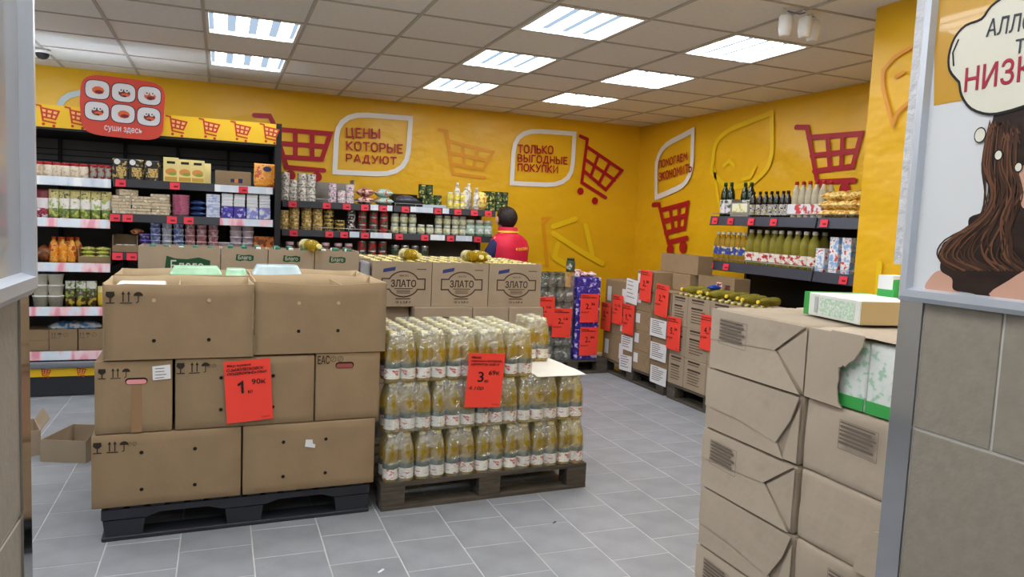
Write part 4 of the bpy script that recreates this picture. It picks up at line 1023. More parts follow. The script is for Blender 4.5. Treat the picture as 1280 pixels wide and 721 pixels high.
def bottle_thing(name, r, h, glass, cap, lab, z0, z1, x, y, z, label, group, seg=12, flat_cap=False):
    key = (name, r, h, glass.name, lab.name if lab else '')
    if key not in _bt:
        body = MB().lathe(bottle_prof(r, h), glass, seg).mesh(name)
        cp = MB().lathe([(r * .44, h * .905), (r * .44, h * .98), (r * .38, h)], cap, 10).mesh('cap')
        lb = MB().lathe([(r * 1.012, h * z0), (r * 1.012, h * z1)], lab, seg, cap0=False, cap1=False).mesh('label_band') if lab else None
        _bt[key] = (body, cp, lb)
    body, cp, lb = _bt[key]
    o = tag(link(body, name, None, (x, y, z), rng.uniform(0, 6)), label, 'bottle', group)
    link(cp, 'cap', o)
    if lb: link(lb, 'label_band', o)
    return o
_bt = {}
for px, d in ((906, 0), (913.5, 0)):
    bottle_thing('wine_bottle', .037, .31, m_dglass, M('green foil', (30, 70, 40), .3), PRINT('wine label', [(60, 100, 80), (226, 220, 226), (40, 80, 50)], 12), .12, .5, XG + d, yb_(px, 250), ZA, 'tall dark green bottle at the far end of the right wall top shelf', 'tall green bottles')
for px in (921.5, 929): bottle_thing('wine_bottle', .037, .31, m_dglass, M('green foil', (30, 70, 40), .3), PRINT('wine label', [(60, 100, 80), (226, 220, 226), (40, 80, 50)], 12), .12, .5, XG + .08, yb_(px, 250), ZA, 'tall dark green bottle standing behind the pale label carton', 'green bottles behind the carton')
a, b = yb_(940, 255), yb_(917, 255)
mb = open_box(MB(), b - a, .2, .16, mat=m_gcard, front=.8)
o = tag(mb.build('display_carton', None, (XG + .07, (a + b) / 2, ZA), -math.pi / 2), 'grey display carton with pale yellow label behind the dark bottles', 'carton')
MB().face([(-.1, .045, 0), (.1, .045, 0), (.1, .12, 0), (-.1, .12, 0)], PRINT('pale yellow label', [(226, 226, 190), (236, 234, 206), (190, 190, 80)], 8)).build('label_print', o, mx=frame((0, -.1006, 0), (1, 0, 0), (0, 0, 1)))
for px in (941.5, 949.5, 957, 964, 971, 978.5, 984.5):
    bottle_thing('soy_sauce_bottle', .03, .22, m_bglass, m_blk, PRINT('soy label', [(40, 24, 24), (150, 140, 80), (200, 200, 210), (20, 20, 20)], 20), .1, .5, XG, yb_(px, 255), ZA, 'small black sauce bottle in the row on the right wall top shelf', 'black sauce bottles')
m_vin = M('clear vinegar bottle', (206, 198, 176), .1, spec=.7, noise=.25, nscale=14, trans=.3, ior=1.2)
vin = empty('bottle_pack', (XG + .05, yb_(1009, 255), ZA), -math.pi / 2, 'shrink-wrapped pack of clear bottles with white and red band on the top shelf', 'bottle pack')
bm_ = MB().lathe(bottle_prof(.034, .29), m_vin, 10).mesh('bottle'); cpm = MB().lathe([(.015, .263), (.015, .284), (.013, .29)], m_lidr, 8).mesh('cap')
for i in range(5):
    for j in range(2):
        q = link(bm_, 'bottle', vin, ((i - 2) * .071, (j - .5) * .071, 0)); link(cpm, 'cap', q)
MB().box((-.185, -.075, .03), (.185, -.073, .11), PRINT('pack band', [(232, 234, 238), (222, 226, 234), (200, 70, 70)], 10)).build('printed_band', vin)
p_ybag = PRINT('yellow pasta bag', [(236, 206, 110), (242, 224, 150), (220, 160, 60), (150, 110, 40)], 16, rand=1)
yb1 = bag_mesh(.16, .12, .075, p_ybag)
for r_ in range(3):
    for c_ in range(5):
        put(yb1, 'pasta_bag', XG + .02 + rng.uniform(0, .02), yb_(1028, 260) - .06 - c_ * .085, ZA + r_ * .065, 'yellow pasta bag, %s from the left in the %s row of the heap' % (ORD[c_], ('bottom', 'middle', 'top')[r_]), 'bag', 'yellow pasta bags', rot=rng.uniform(-.3, .3))
m_capw = M('white bottle cap', (238, 236, 226), .35)
for k in range(6):
    bottle_thing('oil_bottle', .04, .27, m_oild, m_capw, p_olab, .26, .52, XG, yb_(897.5 + 6.4 * k, 310), ZB, 'golden oil bottle with blue label on the right wall shelf, %s from the left' % ORD[k], 'blue label oil bottles')
for k in range(9):
    bottle_thing('oil_bottle', .046, .3, m_oilg, m_capw, p_rlab, .12, .36, XG + (0 if k > 3 else .02), yb_(936 + 9.6 * k + .25 * k * k * .3, 312), ZB, 'greenish oil bottle with white and red label, %s from the left on the right wall' % ORD[k], 'red label oil bottles')
for k in range(7):
    bottle_thing('oil_bottle', .046, .3, m_oilg, m_capw, None, 0, 0, XG + .13, yb_(948 + 10.5 * k, 312) - .02, ZB + .0, 'greenish oil bottle in the back row of the right wall lower shelf', 'back row oil bottles')
p_milk = PRINT('white and sky blue carton', [(90, 150, 220), (150, 190, 236), (240, 242, 246), (240, 242, 246), (214, 70, 80)], 11, rand=1)
mk = box_mesh(.085, .085, .088, p_milk, .002)
for px, n in ((1027.5, 2), (1044.5, 3), (1060, 3)):
    for k in range(n): put(mk, 'milk_carton', XG + .02, yb_(px, 320), ZB + k * .0885, 'white and sky blue carton stacked by the yellow corner wall', 'carton', 'sky blue cartons', rot=rng.uniform(-.05, .05))
# ================================================================== PALLETS
m_wood = M('weathered pallet wood', (84, 78, 70), .85, spec=.2, noise=.3, nscale=6, stretch=(1, 8, 8), bump=.4, bscale=30, rand=.12)
m_plas = M('dark plastic pallet', (44, 46, 54), .5, noise=.1, nscale=6)
def wood_pallet(x, y, rotz, label, L=1.2, D=.8):
    """front-left corner at x, y; long side along local x"""
    o = empty('wooden_pallet', (x, y, 0), rotz, label, 'pallet', 'wooden pallets under the goods')
    bb = MB().rbox((0, 0, 0), (L, .1, .022), m_wood, .002).mesh('bottom_board')
    for k in range(3): link(bb, 'bottom_board', o, (0, k * (D - .1) / 2, 0))
    bl = MB().rbox((0, 0, 0), (.125, .1, .078), m_wood, .003).mesh('block')
    for i in range(3):
        for k in range(3): link(bl, 'block', o, (i * (L - .125) / 2, k * (D - .1) / 2, .022))
    cb = MB().rbox((0, 0, 0), (.125, D, .022), m_wood, .002).mesh('cross_board')
    for i in range(3): link(cb, 'cross_board', o, (i * (L - .125) / 2, 0, .1))
    tb = MB().rbox((0, 0, 0), (L, .12, .022), m_wood, .002).mesh('top_board')
    for k in range(5): link(tb, 'top_board', o, (0, k * (D - .12) / 4, .122))
    return o
def plastic_pallet(x, y, rotz, label, L=1.2, D=.8):
    o = empty('plastic_pallet', (x, y, 0), rotz, label, 'pallet')
    run = MB().rbox((0, 0, 0), (L, .12, .02), m_plas, .004).mesh('runner')
    for k in range(3): link(run, 'runner', o, (0, k * (D - .12) / 2, 0))
    ft = MB().loft([[(x0, y0, z) for x0, y0 in ((-a, -b), (a, -b), (a, b), (-a, b))] for z, a, b in ((.02, .075, .055), (.095, .085, .06))], m_plas, smooth=False).mesh('foot')
    for i in range(3):
        for k in range(3): link(ft, 'foot', o, (.09 + i * (L - .18) / 2, .062 + k * (D - .124) / 2, 0))
    mb = MB()
    mb.loft([[(0, y0, .1), (.18, y0, .1), (.24, y0, .118), (L/2 - .16, y0, .118), (L/2 - .1, y0, .1), (L/2 + .1, y0, .1), (L/2 + .16, y0, .118), (L - .24, y0, .118), (L - .18, y0, .1), (L, y0, .1), (L, y0, .145), (0, y0, .145)] for y0 in (0, .04)], m_plas, smooth=False)
    mb.loft([[(0, y0, .1), (L, y0, .1), (L, y0, .145), (0, y0, .145)] for y0 in (D - .04, D)], m_plas, smooth=False)
    for x0 in (0, L - .04): mb.box((x0, .04, .1), (x0 + .04, D - .04, .145), m_plas)
    mb.build('deck_frame', o)
    sl = MB().box((.04, 0, .12), (L - .04, .055, .152), m_plas).mesh('deck_slat')
    for k in range(9): link(sl, 'deck_slat', o, (0, .05 + k * .08, 0))
    lug = MB().rbox((0, 0, .145), (.06, .03, .156), m_plas, .003).mesh('deck_lug')
    for k in range(14): link(lug, 'deck_lug', o, (.03 + k * .083, .003, 0))
    return o

# ================================================================== PRICE CARDS
m_cardred = M('fluorescent red card', (246, 74, 60), .55, spec=.3)
m_sheet = M('white paper sheet', (226, 228, 230), .7)
def price_card(mx, price, cents, sub, lines, label, w_=.205, h_=.29):
    """A4 red price card; mx places its lower-left corner, x right, y up"""
    mb = MB(); n = 8
    for k in range(n):
        u0, u1 = w_ * k / n, w_ * (k + 1) / n
        d = lambda u: .004 * math.sin(u / w_ * 3.1) 
        mb.face([(u0, 0, d(u0)), (u1, 0, d(u1)), (u1, h_, d(u1) * .4), (u0, h_, d(u0) * .4)], m_cardred, True)
        mb.face([(u0, 0, d(u0) - .001), (u0, h_, d(u0) * .4 - .001), (u1, h_, d(u1) * .4 - .001), (u1, 0, d(u1) - .001)], m_cardred, True)
    o = mb.build('price_card', mx=mx); tag(o, label, 'price card', 'red price cards')
    def put_text(s, u, v, ww, hh, bold=.006, shear=0.0):
        fit_text(s, m_blk, o, (u, v, .0052), (1, 0, 0), (0, 1, 0), ww, hh, bold=bold, shear=shear)
    for k, (s, ww) in enumerate(lines): put_text(s, .012, h_ - .028 - k * .019, ww * 1.08, .0135, .03, .2)
    if price[0] == '1':
        MB().stroke([(.060, h_ * .47 + .042), (.076, h_ * .47 + .052), (.076, h_ * .47 + .004)], .011, m_blk, False, .0052, 4).build('lettering', o)
    else: put_text(price[0], .058, h_ * .47, .034, .056, .008)
    put_text(',', .099, h_ * .455, .008, .016, .03)
    put_text(cents, .118, h_ * .60, .034 * len(cents) / 2 + .012, .026, .014)
    put_text('р', .11, h_ * .455, .011, .016, .01)
    if sub: put_text(sub, .012, h_ * .31, .085, .024, .004, .15)
    put_text('ООО', .155, .012, .036, .006, .01)
    return o

# ================================================================== EGG CARTONS ON THE PLASTIC PALLET
PA = math.radians(1.6)
plastic_pallet(-.482, 3.60, math.radians(2.0), 'black plastic pallet under the big brown cartons')
ex, ey = math.cos(PA), math.sin(PA)
def pile(u, d, z): return Vector((-.52 + u * ex - d * ey, 3.592 + u * ey + d * ex, z))
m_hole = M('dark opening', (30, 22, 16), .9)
m_pink = M('pink egg tray seen inside', (226, 150, 150), .7)
m_tape = M('glossy carton tape', (150, 118, 84), .25, spec=.5)
def bulged(w, d, h):
    bm = bmesh.new(); bmesh.ops.create_cube(bm, size=1)
    for v in bm.verts: v.co = Vector((v.co.x * w, v.co.y * d, (v.co.z + .5) * h))
    bmesh.ops.subdivide_edges(bm, edges=bm.edges[:], cuts=7, use_grid_fill=True)
    bmesh.ops.bevel(bm, geom=[e for e in bm.edges if e.calc_face_angle(0) > .5], offset=.004, segments=1, affect='EDGES')
    a, b = rng.uniform(-.002, .005), rng.uniform(0, 6)
    for v in bm.verts:
        x, z = v.co.x / w, v.co.z / h
        f = math.cos(math.pi * x) * math.sin(math.pi * z)
        if abs(abs(v.co.y) - d / 2) < .006: v.co.y += math.copysign(f * a + .0015 * mnoise.noise(Vector((x * 3 + b, z * 3, b))), v.co.y)
    mb = MB(); mb.add_bm(bm, m_card, True)
    return mb
def wood_glass(o, d, u, v, s, kinds): icons(MB(), u, v, s, M('carton black ink', (44, 36, 30), .7), kinds).build('handling_print', o, mx=frame((0, -d/2 - .0035, 0), (1, 0, 0), (0, 0, 1)))
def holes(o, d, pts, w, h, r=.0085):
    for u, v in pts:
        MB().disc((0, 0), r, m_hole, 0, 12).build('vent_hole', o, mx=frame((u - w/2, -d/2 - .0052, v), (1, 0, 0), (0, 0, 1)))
def carton(u, dd, z, w, d, h, label, name='egg_carton', jit=0.0):
    c = pile(u + w / 2, dd + d / 2, z)
    o = bulged(w - .004, d, h - .003).build(name, None, c, PA + jit); tag(o, label, 'carton', 'brown egg cartons on the plastic pallet'); return o
D0 = .385
c = carton(0, 0, .158, .622, D0, .335, 'bottom left egg carton with printed fragile symbols on the plastic pallet'); wood_glass(c, D0, -.285, .255, .05, 'gau'); wood_glass(c, D0, -.16, .275, .022, 'rr'); holes(c, D0, [(.2, .245), (.2, .075), (.42, .245), (.42, .075)], .622, .33)
c = carton(.626, 0, .158, .63, D0, .335, 'bottom right egg carton with torn white label on the plastic pallet'); holes(c, D0, [(.185, .245), (.185, .075), (.385, .245), (.385, .075)], .63, .33)
MB().face([(-.03, .215, 0), (.018, .205, 0), (.02, .222, 0), (.008, .228, 0), (.006, .248, 0), (-.026, .25, 0)], m_sheet).build('torn_label', c, mx=frame((0, -D0/2 - .006, 0), (1, 0, 0), (0, 0, 1)))
c = carton(.014, .002, .494, .312, D0, .328, 'narrow taped carton with white label at the left of the middle layer'); wood_glass(c, D0, -.125, .25, .045, 'gau')
mb = MB(); mb.face([(-.022, .0, 0), (.022, .0, 0), (.022, .215, 0), (-.022, .215, 0)], m_tape); mb.build('packing_tape', c, mx=frame((.01, -D0/2 - .0055, .002), (1, 0, 0), (0, 0, 1)))
def handle(o, d, u, v, fill):
    mb = MB(); mb.stroke([(u - .03, v), (u + .03, v)], .03, m_hole, z=0, seg=12); mb.stroke([(u - .03, v - .003), (u + .03, v - .003)], .021, fill, z=.0006, seg=12)
    mb.build('hand_hole', o, mx=frame((0, -d/2 - .006, 0), (1, 0, 0), (0, 0, 1)))
handle(c, D0, .01, .235, m_pink)
lb = MB().face([(.075, .235, 0), (.148, .24, 0), (.146, .305, 0), (.073, .298, 0)], m_sheet).build('white_label', c, mx=frame((0, -D0/2 - .0055, 0), (1, 0, 0), (0, 0, 1)))
mb = MB()
for k in range(4): mb.stroke([(.085, .245 + .014 * k), (.085 + rng.uniform(.03, .05), .247 + .014 * k)], .003, m_ink2, seg=4)
mb.build('handwriting', lb, mx=Matrix.Translation((0, 0, .0008)))
c = carton(.334, .0, .494, .618, D0, .33, 'wide egg carton behind the red price card 1,90 in the middle layer'); wood_glass(c, D0, -.285, .262, .05, 'gau'); wood_glass(c, D0, -.165, .28, .022, 'rr'); holes(c, D0, [(.195, .235), (.195, .085), (.425, .235), (.425, .085)], .618, .33)
c = carton(.955, .003, .494, .318, D0, .338, 'narrow egg carton with hand hole at the right of the middle layer'); handle(c, D0, -.02, .275, M('reddish tray inside', (150, 80, 70), .7))
fit_text('ЕАС', M('carton black ink', (44, 36, 30), .7), c, (-.15, -D0/2 - .0045, .282), (1, 0, 0), (0, 0, 1), .058, .042, 'certification_mark', bold=.015)
wood_glass(c, D0, -.075, .285, .036, 'rr')
# closed cartons of the row behind
for u, z, w_, lab in ((0, .158, .62, 'bottom left carton of the row behind the front egg cartons'), (.626, .158, .63, 'bottom right carton of the row behind the front egg cartons'), (.014, .494, .62, 'middle layer carton behind the narrow taped carton'), (.64, .494, .63, 'middle layer carton behind the narrow right carton')):
    carton(u, D0 + .008, z, w_, D0, .33, lab)
# open cartons of the top layer
def open_carton(u, dd, z, w, d, h, label, sag, jit=0.0, holes_=(), prints=''):
    t = .006; nx, nz = 14, 6
    o = empty('open_egg_carton', pile(u + w/2, dd + d/2, z), PA + jit, label, 'carton', 'open egg cartons on top of the pile')
    MB().box((-w/2, -d/2, 0), (w/2, d/2, t), m_card).build('bottom', o)
    def wall(p, q, inward, bulge, dip, name):
        p, q, n_ = Vector(p), Vector(q), Vector(inward); L = (q - p).length
        mb = MB(); g = {}
        for s_ in (0, 1):
            for j in range(nz + 1):
                for i in range(nx + 1):
                    a, b = i / nx, j / nz
                    hh = h - dip(a)
                    off = -bulge * math.sin(math.pi * a) * b ** 1.5 + .002 * mnoise.noise(Vector((a * 4 + u * 9, b * 4, dd * 5)))
                    g[s_, i, j] = len(mb.v); mb.v.append(tuple(p + (q - p) * a + n_ * (off + t * s_) + Vector((0, 0, hh * b))))
        k0, k1 = mb.mi(m_card), mb.mi(m_cardin)
        for j in range(nz):
            for i in range(nx):
                mb.f.append((g[0,i,j], g[0,i+1,j], g[0,i+1,j+1], g[0,i,j+1])); mb.m.append(k0); mb.sm.append(True)
                mb.f.append((g[1,i,j], g[1,i,j+1], g[1,i+1,j+1], g[1,i+1,j])); mb.m.append(k1); mb.sm.append(True)
        for i in range(nx): mb.f.append((g[0,i,nz], g[0,i+1,nz], g[1,i+1,nz], g[1,i,nz])); mb.m.append(k1); mb.sm.append(False)
        for i in (0, nx):
            for j in range(nz): mb.f.append((g[0,i,j], g[0,i,j+1], g[1,i,j+1], g[1,i,j])); mb.m.append(k0); mb.sm.append(False)
        return mb.build(name, o)
    fw = wall((-w/2, -d/2, 0), (w/2, -d/2, 0), (0, 1, 0), .009, sag, 'front_wall')
    wall((w/2, d/2, 0), (-w/2, d/2, 0), (0, -1, 0), .004, lambda a: -.004 + .004 * math.sin(9 * a), 'back_wall')
    wall((w/2, -d/2, 0), (w/2, d/2, 0), (-1, 0, 0), -.004, lambda a: .0, 'side_wall')
    wall((-w/2, d/2, 0), (-w/2, -d/2, 0), (1, 0, 0), -.004, lambda a: .0, 'side_wall')
    for x in ((-.01 if u < .3 else .09),) if dd < .2 else ():
        MB().box((x - .002, -d/2 + .014, .03), (x + .002, d/2 - .014, h - .014), m_cardin).build('divider', o)
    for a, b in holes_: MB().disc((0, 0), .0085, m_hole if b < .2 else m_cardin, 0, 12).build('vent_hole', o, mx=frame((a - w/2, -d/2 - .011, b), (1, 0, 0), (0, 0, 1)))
    if prints: icons(MB(), -w/2 + .03, h - .085, .052, M('carton black ink', (44, 36, 30), .7), prints).build('handling_print', o, mx=frame((0, -d/2 - .010, 0), (1, 0, 0), (0, 0, 1)))
    return o
open_carton(.05, -.012, .826, .618, .375, .338, 'open egg carton with fragile symbols at the top left of the pile', lambda a: .004 * math.sin(3 * a) + .006 * (a < .1), 0, [(.2, .265), (.2, .085), (.425, .265), (.425, .085)], 'gau')
open_carton(.67, -.006, .832, .622, .375, .345, 'open plain egg carton at the top right of the pile', lambda a: .016 * math.sin(math.pi * a) ** 2, 0, [(.2, .245), (.2, .11), (.385, .245), (.385, .11)])
open_carton(.06, .378, .826, .61, .375, .345, 'open egg carton behind the top left one, holding green egg packs', lambda a: .0)
open_carton(.675, .382, .826, .62, .375, .35, 'open egg carton behind the top right one', lambda a: .0)
# egg packs
def egg_pack_mesh(w, d, h, mat):
    rings = []
    for z, s in ((0, .9), (h * .35, 1.0), (h * .42, 1.03), (h * .46, 1.0), (h * .85, .88), (h, .82)):
        rings.append([(x * s, y * s, z) for x, y in blob(w/2, d/2, 28, 6)])
    return MB().loft(rings, mat).mesh('egg_pack')
m_eg = M('translucent mint egg pack', (176, 226, 190), .2, spec=.6, noise=.08, nscale=20)
m_eb = M('translucent pale blue egg pack', (196, 222, 232), .2, spec=.6, noise=.08, nscale=20)
def egg(px, py, z, me, label, rot):
    p = on_z(px, py, z); tag(link(me, 'egg_pack', None, (p.x, p.y, z), rot), label, 'egg pack')
eg = egg_pack_mesh(.25, .11, .07, m_eg); es = egg_pack_mesh(.11, .12, .06, m_eg); eb = egg_pack_mesh(.25, .13, .085, m_eb)
def egg_at(u, d, z, me, label, rot=0.0):
    tag(link(me, 'egg_pack', None, pile(u, d, z), PA + rot), label, 'egg pack')
egg_at(.42, .56, 1.135, eg, 'long mint green egg pack on top of the open cartons', .02)
egg_at(.615, .56, 1.135, es, 'short mint green egg pack between the long green and pale blue ones', .0)
egg_at(.82, .53, 1.135, eb, 'pale blue egg pack on top of the open cartons', .03)
for u, d, lab in ((.42, .56, 'left'), (.82, .55, 'right')):
    for k in range(3): tag(link(eg if u < .6 else eb, 'egg_pack', None, pile(u, d, .84 + k * (.0705 if u < .6 else .0855)), PA), ('lowest', 'second', 'third')[k] + ' egg pack inside the %s rear open carton' % lab, 'egg pack')
mb = MB(); mb.rbox((-.1, -.12, 0), (.1, .12, .05), m_white, .01, 2)
tag(mb.build('egg_tray', None, pile(.19, .175, 1.10), PA), 'white egg tray inside the top left open carton', 'tray')
for k in range(5): tag(link(egg_pack_mesh(.2, .24, .05, m_white), 'egg_pack', None, pile(.19, .175, .836 + k * .052), PA), 'white egg pack stacked under the white tray in the top left carton', 'egg pack', 'white egg packs in the top left carton')
f1 = frame(pile(.555, -.018, .515) , (math.cos(math.radians(3.5)), .03, math.sin(math.radians(3.5))), (-.06, 0, 1))
price_card(f1, '1,', '90к', '', [('Яйцо куриное', .10), ('С-2«МОЛЕСКОВСК', .15), ('ПОДВОРЬЕ»10шт', .165)], 'red price card reading 1,90 on the brown egg cartons')

# ================================================================== OIL BOTTLES ON THE WOODEN PALLET
OA = math.radians(2.6)
wood_pallet(.774, 3.622, OA, 'worn wooden pallet under the shrink-wrapped oil bottles')
ox, oy = math.cos(OA), math.sin(OA)
def oilp(u, d, z): return Vector((.774 + u * ox - d * oy, 3.622 + u * oy + d * ox, z))
BH, BR = .258, .0405
p_lt = M('label slate green band', (74, 90, 78), .4, noise=.2, nscale=30)
p_lw = PRINT('oil label white red', [(190, 206, 170), (232, 234, 226), (234, 236, 230), (226, 214, 206), (206, 70, 76)], 17, stretch=(1, 1, 2))
bt_body = MB().lathe([(BR * .86, 0), (BR, .01), (BR, BH * .40), (BR * .95, BH * .44), (BR, BH * .48), (BR, BH * .62), (BR * .88, BH * .74), (BR * .55, BH * .85), (BR * .38, BH * .92)], [m_oil] * 5 + [m_clear] * 3, 12).mesh('bottle')
bt_cap = MB().lathe([(BR * .47, BH * .91), (BR * .47, BH * .985), (BR * .42, BH)], m_lidy, 10).mesh('cap')
bt_lab = MB().lathe([(BR * 1.012, BH * .07), (BR * 1.012, BH * .28), (BR * 1.012, BH * .39)], [p_lw, p_lt], 12, cap0=False, cap1=False).mesh('label_band')
m_film = FILM('clear shrink film', .8, bump=1.0, bscale=14)
m_filmt = FILM('bunched shrink film', .66, (240, 246, 250), .2, 1.0, 30)
def film_mesh(nu, nv, p):
    a, b = nu * p / 2 - .0005, nv * p / 2 - .0005
    rings = []
    for z, ins in ((.004, .0), (BH * .45, .0), (BH * .66, .006), (BH * .82, .02), (BH * .97, .03), (BH * 1.005, .04)):
        pl = blob(a - ins * .6, b - ins * .6, 40, 9)
        rings.append([(x, y, z + (.004 * math.sin(14 * x / p) if z > BH * .9 else 0)) for x, y in pl])
    return MB().loft(rings, [m_film, m_film, m_filmt, m_filmt, m_filmt], cap0=False).mesh('shrink_film')
_films = {}
PT = .0825
def oil_pack(u, d, z, nu, nv, label, keep=None, group='shrink-wrapped oil packs on the pallet', rot=0.0):
    o = empty('oil_bottle_pack', oilp(u + nu * PT / 2, d + nv * PT / 2, z), OA + rot, label, 'bottle pack', group)
    for i in range(nu):
        for j in range(nv):
            if keep and not keep(i, j): continue
            b = link(bt_body, 'bottle', o, ((i - (nu - 1) / 2) * PT, (j - (nv - 1) / 2) * PT, 0), rng.uniform(0, 6.28))
            link(bt_cap, 'cap', b); link(bt_lab, 'label_band', b)
    if (nu, nv) not in _films: _films[nu, nv] = film_mesh(nu, nv, PT)
    link(_films[nu, nv], 'shrink_film', o)
    return o
L1, L2, L3 = .1445, .1445 + .2615, .1445 + .523
ords = ['first', 'second', 'third', 'fourth', 'fifth', 'sixth', 'seventh']
for k in range(7):
    oil_pack(.012 + k * (2 * PT + .003), .0, L1, 2, 3, 'oil bottle pack, %s from the left at the front of the bottom layer' % ords[k], (lambda i, j: j < 2) if k < 6 else None)
for k in range(2): oil_pack(.012 + 12 * PT, (3 + 3 * k) * PT, L1, 2, 3, 'oil bottle pack at the right side of the bottom layer, %s' % ('middle one', 'rear one')[k], lambda i, j: i > 0)
for k in range(4):
    oil_pack(.012 + k * 3 * PT, .0, L2, 3, 2, 'oil bottle pack, %s from the left at the front of the middle layer' % ords[k])
oil_pack(.012 + 12 * PT, .0, L2, 2, 3, 'oil bottle pack at the front right corner of the middle layer, under the white board')
for k in range(2): oil_pack(.012 + 12 * PT, (3 + 3 * k) * PT, L2, 2, 3, 'oil bottle pack at the right side of the middle layer, %s' % ('middle one', 'rear one')[k], lambda i, j: i > 0)
for k in range(5):
    oil_pack(.006 + k * 2 * PT, .0, L3, 2, 3, 'oil bottle pack, %s from the left at the front of the top layer' % ords[k])
    oil_pack(.006 + k * 2 * PT, 3 * PT + .002, L3, 2, 4, 'oil bottle pack, %s from the left in the rear of the top layer' % ords[k])
m_board = M('white board sheet', (226, 222, 212), .6, noise=.03, nscale=6)
mb = MB(); n = 10
for i in range(n):
    for j in range(n):
        def P(i, j):
            u, d = .855 + .305 * i / n, -.012 + .76 * j / n
            return (u, d, L3 + .003 + (-.006 * (1 if j == 0 else 0)) + .003 * mnoise.noise(Vector((u * 9, d * 9, 1))))
        a = [P(i, j), P(i+1, j), P(i+1, j+1), P(i, j+1)]
        mb.face(a, m_board, True); mb.face([(x, y, z - .003) for x, y, z in reversed(a)], m_board, True)
bo_ = mb.build('board_sheet', None, oilp(0, 0, 0), OA); tag(bo_, 'white board sheet lying on the oil bottles at the right', 'board')
oil_pack(.955, .36, L3 + .008, 2, 3, 'single oil bottle pack standing alone on the white board')
f2 = frame(oilp(.425, -.022, .525), (math.cos(math.radians(-3)), .04, math.sin(math.radians(-3))), (.055, -.02, 1))
price_card(f2, '3,', '69к', '4.10р', [('Масло', .05), ('рапсовое «ВАЛДАЙ»', .165), ('«ЗЛАТО» 0,85 л', .15)], 'red price card reading 3,69 on the oil bottle packs')

# ================================================================== CARTONS OF OIL BEHIND (ЗЛАТО and Благо)
m_cb = M('pale kraft carton', (166, 149, 128), .8, spec=.2, noise=.05, nscale=7, bump=.08, bscale=50, rand=.04)
m_ctxt = M('carton brown print', (74, 58, 48), .7)
m_cblue = M('carton blue stamp', (52, 62, 120), .6)
m_cgreen = M('carton green emblem', (26, 78, 44), .6)
ob_m = full_bottle(.0385, .292, m_oil, m_lidy)
ob_g = full_bottle(.0385, .292, m_oilg, M('teal green cap', (60, 130, 110), .4))
def zlato(o, w, d, h, s=1.0):
    f = frame((0, -d/2 - .0012, 0), (1, 0, 0), (0, 0, 1)); mb = MB(); k = s
    cx, cz = .01, h * .5
    pts = [(cx - .145*k, cz + .035*k), (cx - .145*k, cz - .035*k), (cx - .095*k, cz - .035*k)] + [(cx + .105*k*math.cos(a), cz + .085*k*math.sin(a)) for a in [math.radians(205 + 13*q) for q in range(11)]] + [(cx + .095*k, cz - .035*k), (cx + .145*k, cz - .035*k), (cx + .145*k, cz + .035*k), (cx + .095*k, cz + .035*k)] + [(cx + .105*k*math.cos(a), cz + .085*k*math.sin(a)) for a in [math.radians(25 + 13*q) for q in range(11)]] + [(cx - .095*k, cz + .035*k)]
    mb.stroke(pts, .0085*k, m_ctxt, True, seg=5)
    mb.stroke([(cx - .06*k, cz - .03*k), (cx + .06*k, cz - .03*k)], .005*k, m_ctxt, seg=4)
    for q in range(3): mb.stroke([(cx - .045*k, cz - .042*k - .009*k*q), (cx + .045*k, cz - .042*k - .009*k*q)], .004*k, m_ink2, seg=4)
    mb.build('emblem_print', o, mx=f)
    mb = MB(); mb.face([(cx - .14*k, cz + .075*k, 0), (cx - .06*k, cz + .09*k, 0), (cx - .055*k, cz + .115*k, 0), (cx - .137*k, cz + .1*k, 0)], m_cblue); mb.build('stamp_print', o, mx=f)
    fit_text('ЗЛАТО', m_ctxt, o, f @ Vector((cx - .085*k, cz - .02*k, .0004)), (1, 0, 0), (0, 0, 1), .17*k, .05*k, bold=.02)
    fit_text('МАСЛО', m_ctxt, o, f @ Vector((cx - .03*k, cz + .05*k, .0004)), (1, 0, 0), (0, 0, 1), .06*k, .012*k, bold=.005)
    fit_text('15 х 0,8 л', m_ctxt, o, f @ Vector((cx - .05*k, .02, .0004)), (1, 0, 0), (0, 0, 1), .1*k, .018*k, bold=.02)
    mb = MB(); mb.stroke([(cx - .05*k, .052), (cx + .045*k, .052)], .008*k, m_ink2, seg=4); mb.stroke([(cx + .09*k, cz + .1*k), (cx + .15*k, cz + .1*k)], .006*k, m_ink2, seg=4); mb.build('small_print', o, mx=f)
def blago(o, w, d, h, big):
    f = frame((0, -d/2 - .0012, 0), (1, 0, 0), (0, 0, 1)); mb = MB()
    hw, hh, cz = (.125, .062, h - .115) if big else (.052, .022, h - .055)
    cx = .04 if big else 0
    mb.face([(cx - hw, cz - hh * .75, 0), (cx - hw * .5, cz - hh, 0), (cx, cz - hh * .7, 0), (cx + hw * .6, cz - hh * .95, 0), (cx + hw, cz - hh * .7, 0), (cx + hw * 1.02, cz + hh * .6, 0), (cx + hw * .5, cz + hh * .9, 0), (cx, cz + hh * .7, 0), (cx - hw * .5, cz + hh * .75, 0), (cx - hw * .9, cz + hh, 0)], m_cgreen); mb.build('emblem_print', o, mx=f)
    fit_text('Благо', M('carton pale lettering', (206, 200, 186), .6), o, f @ Vector((cx - hw * .72, cz - hh * .5, .0005)), (1, 0, 0), (0, 0, 1), hw * 1.45, hh * 1.1, bold=.006)
    if not big:
        mb = MB()
        for q in range(2): mb.stroke([(-.085 + .088*q, .05), (-.005 + .088*q, .05), (-.005 + .088*q, .115), (-.085 + .088*q, .115)], .003, m_ink2, True, seg=4)
        mb.build('small_print', o, mx=f)
zp = wood_pallet(.925, 4.78, 0, 'wooden pallet hidden under the oval-emblem oil cartons')
ZX = (.922, 1.326, 1.732, 2.132); zt = .914
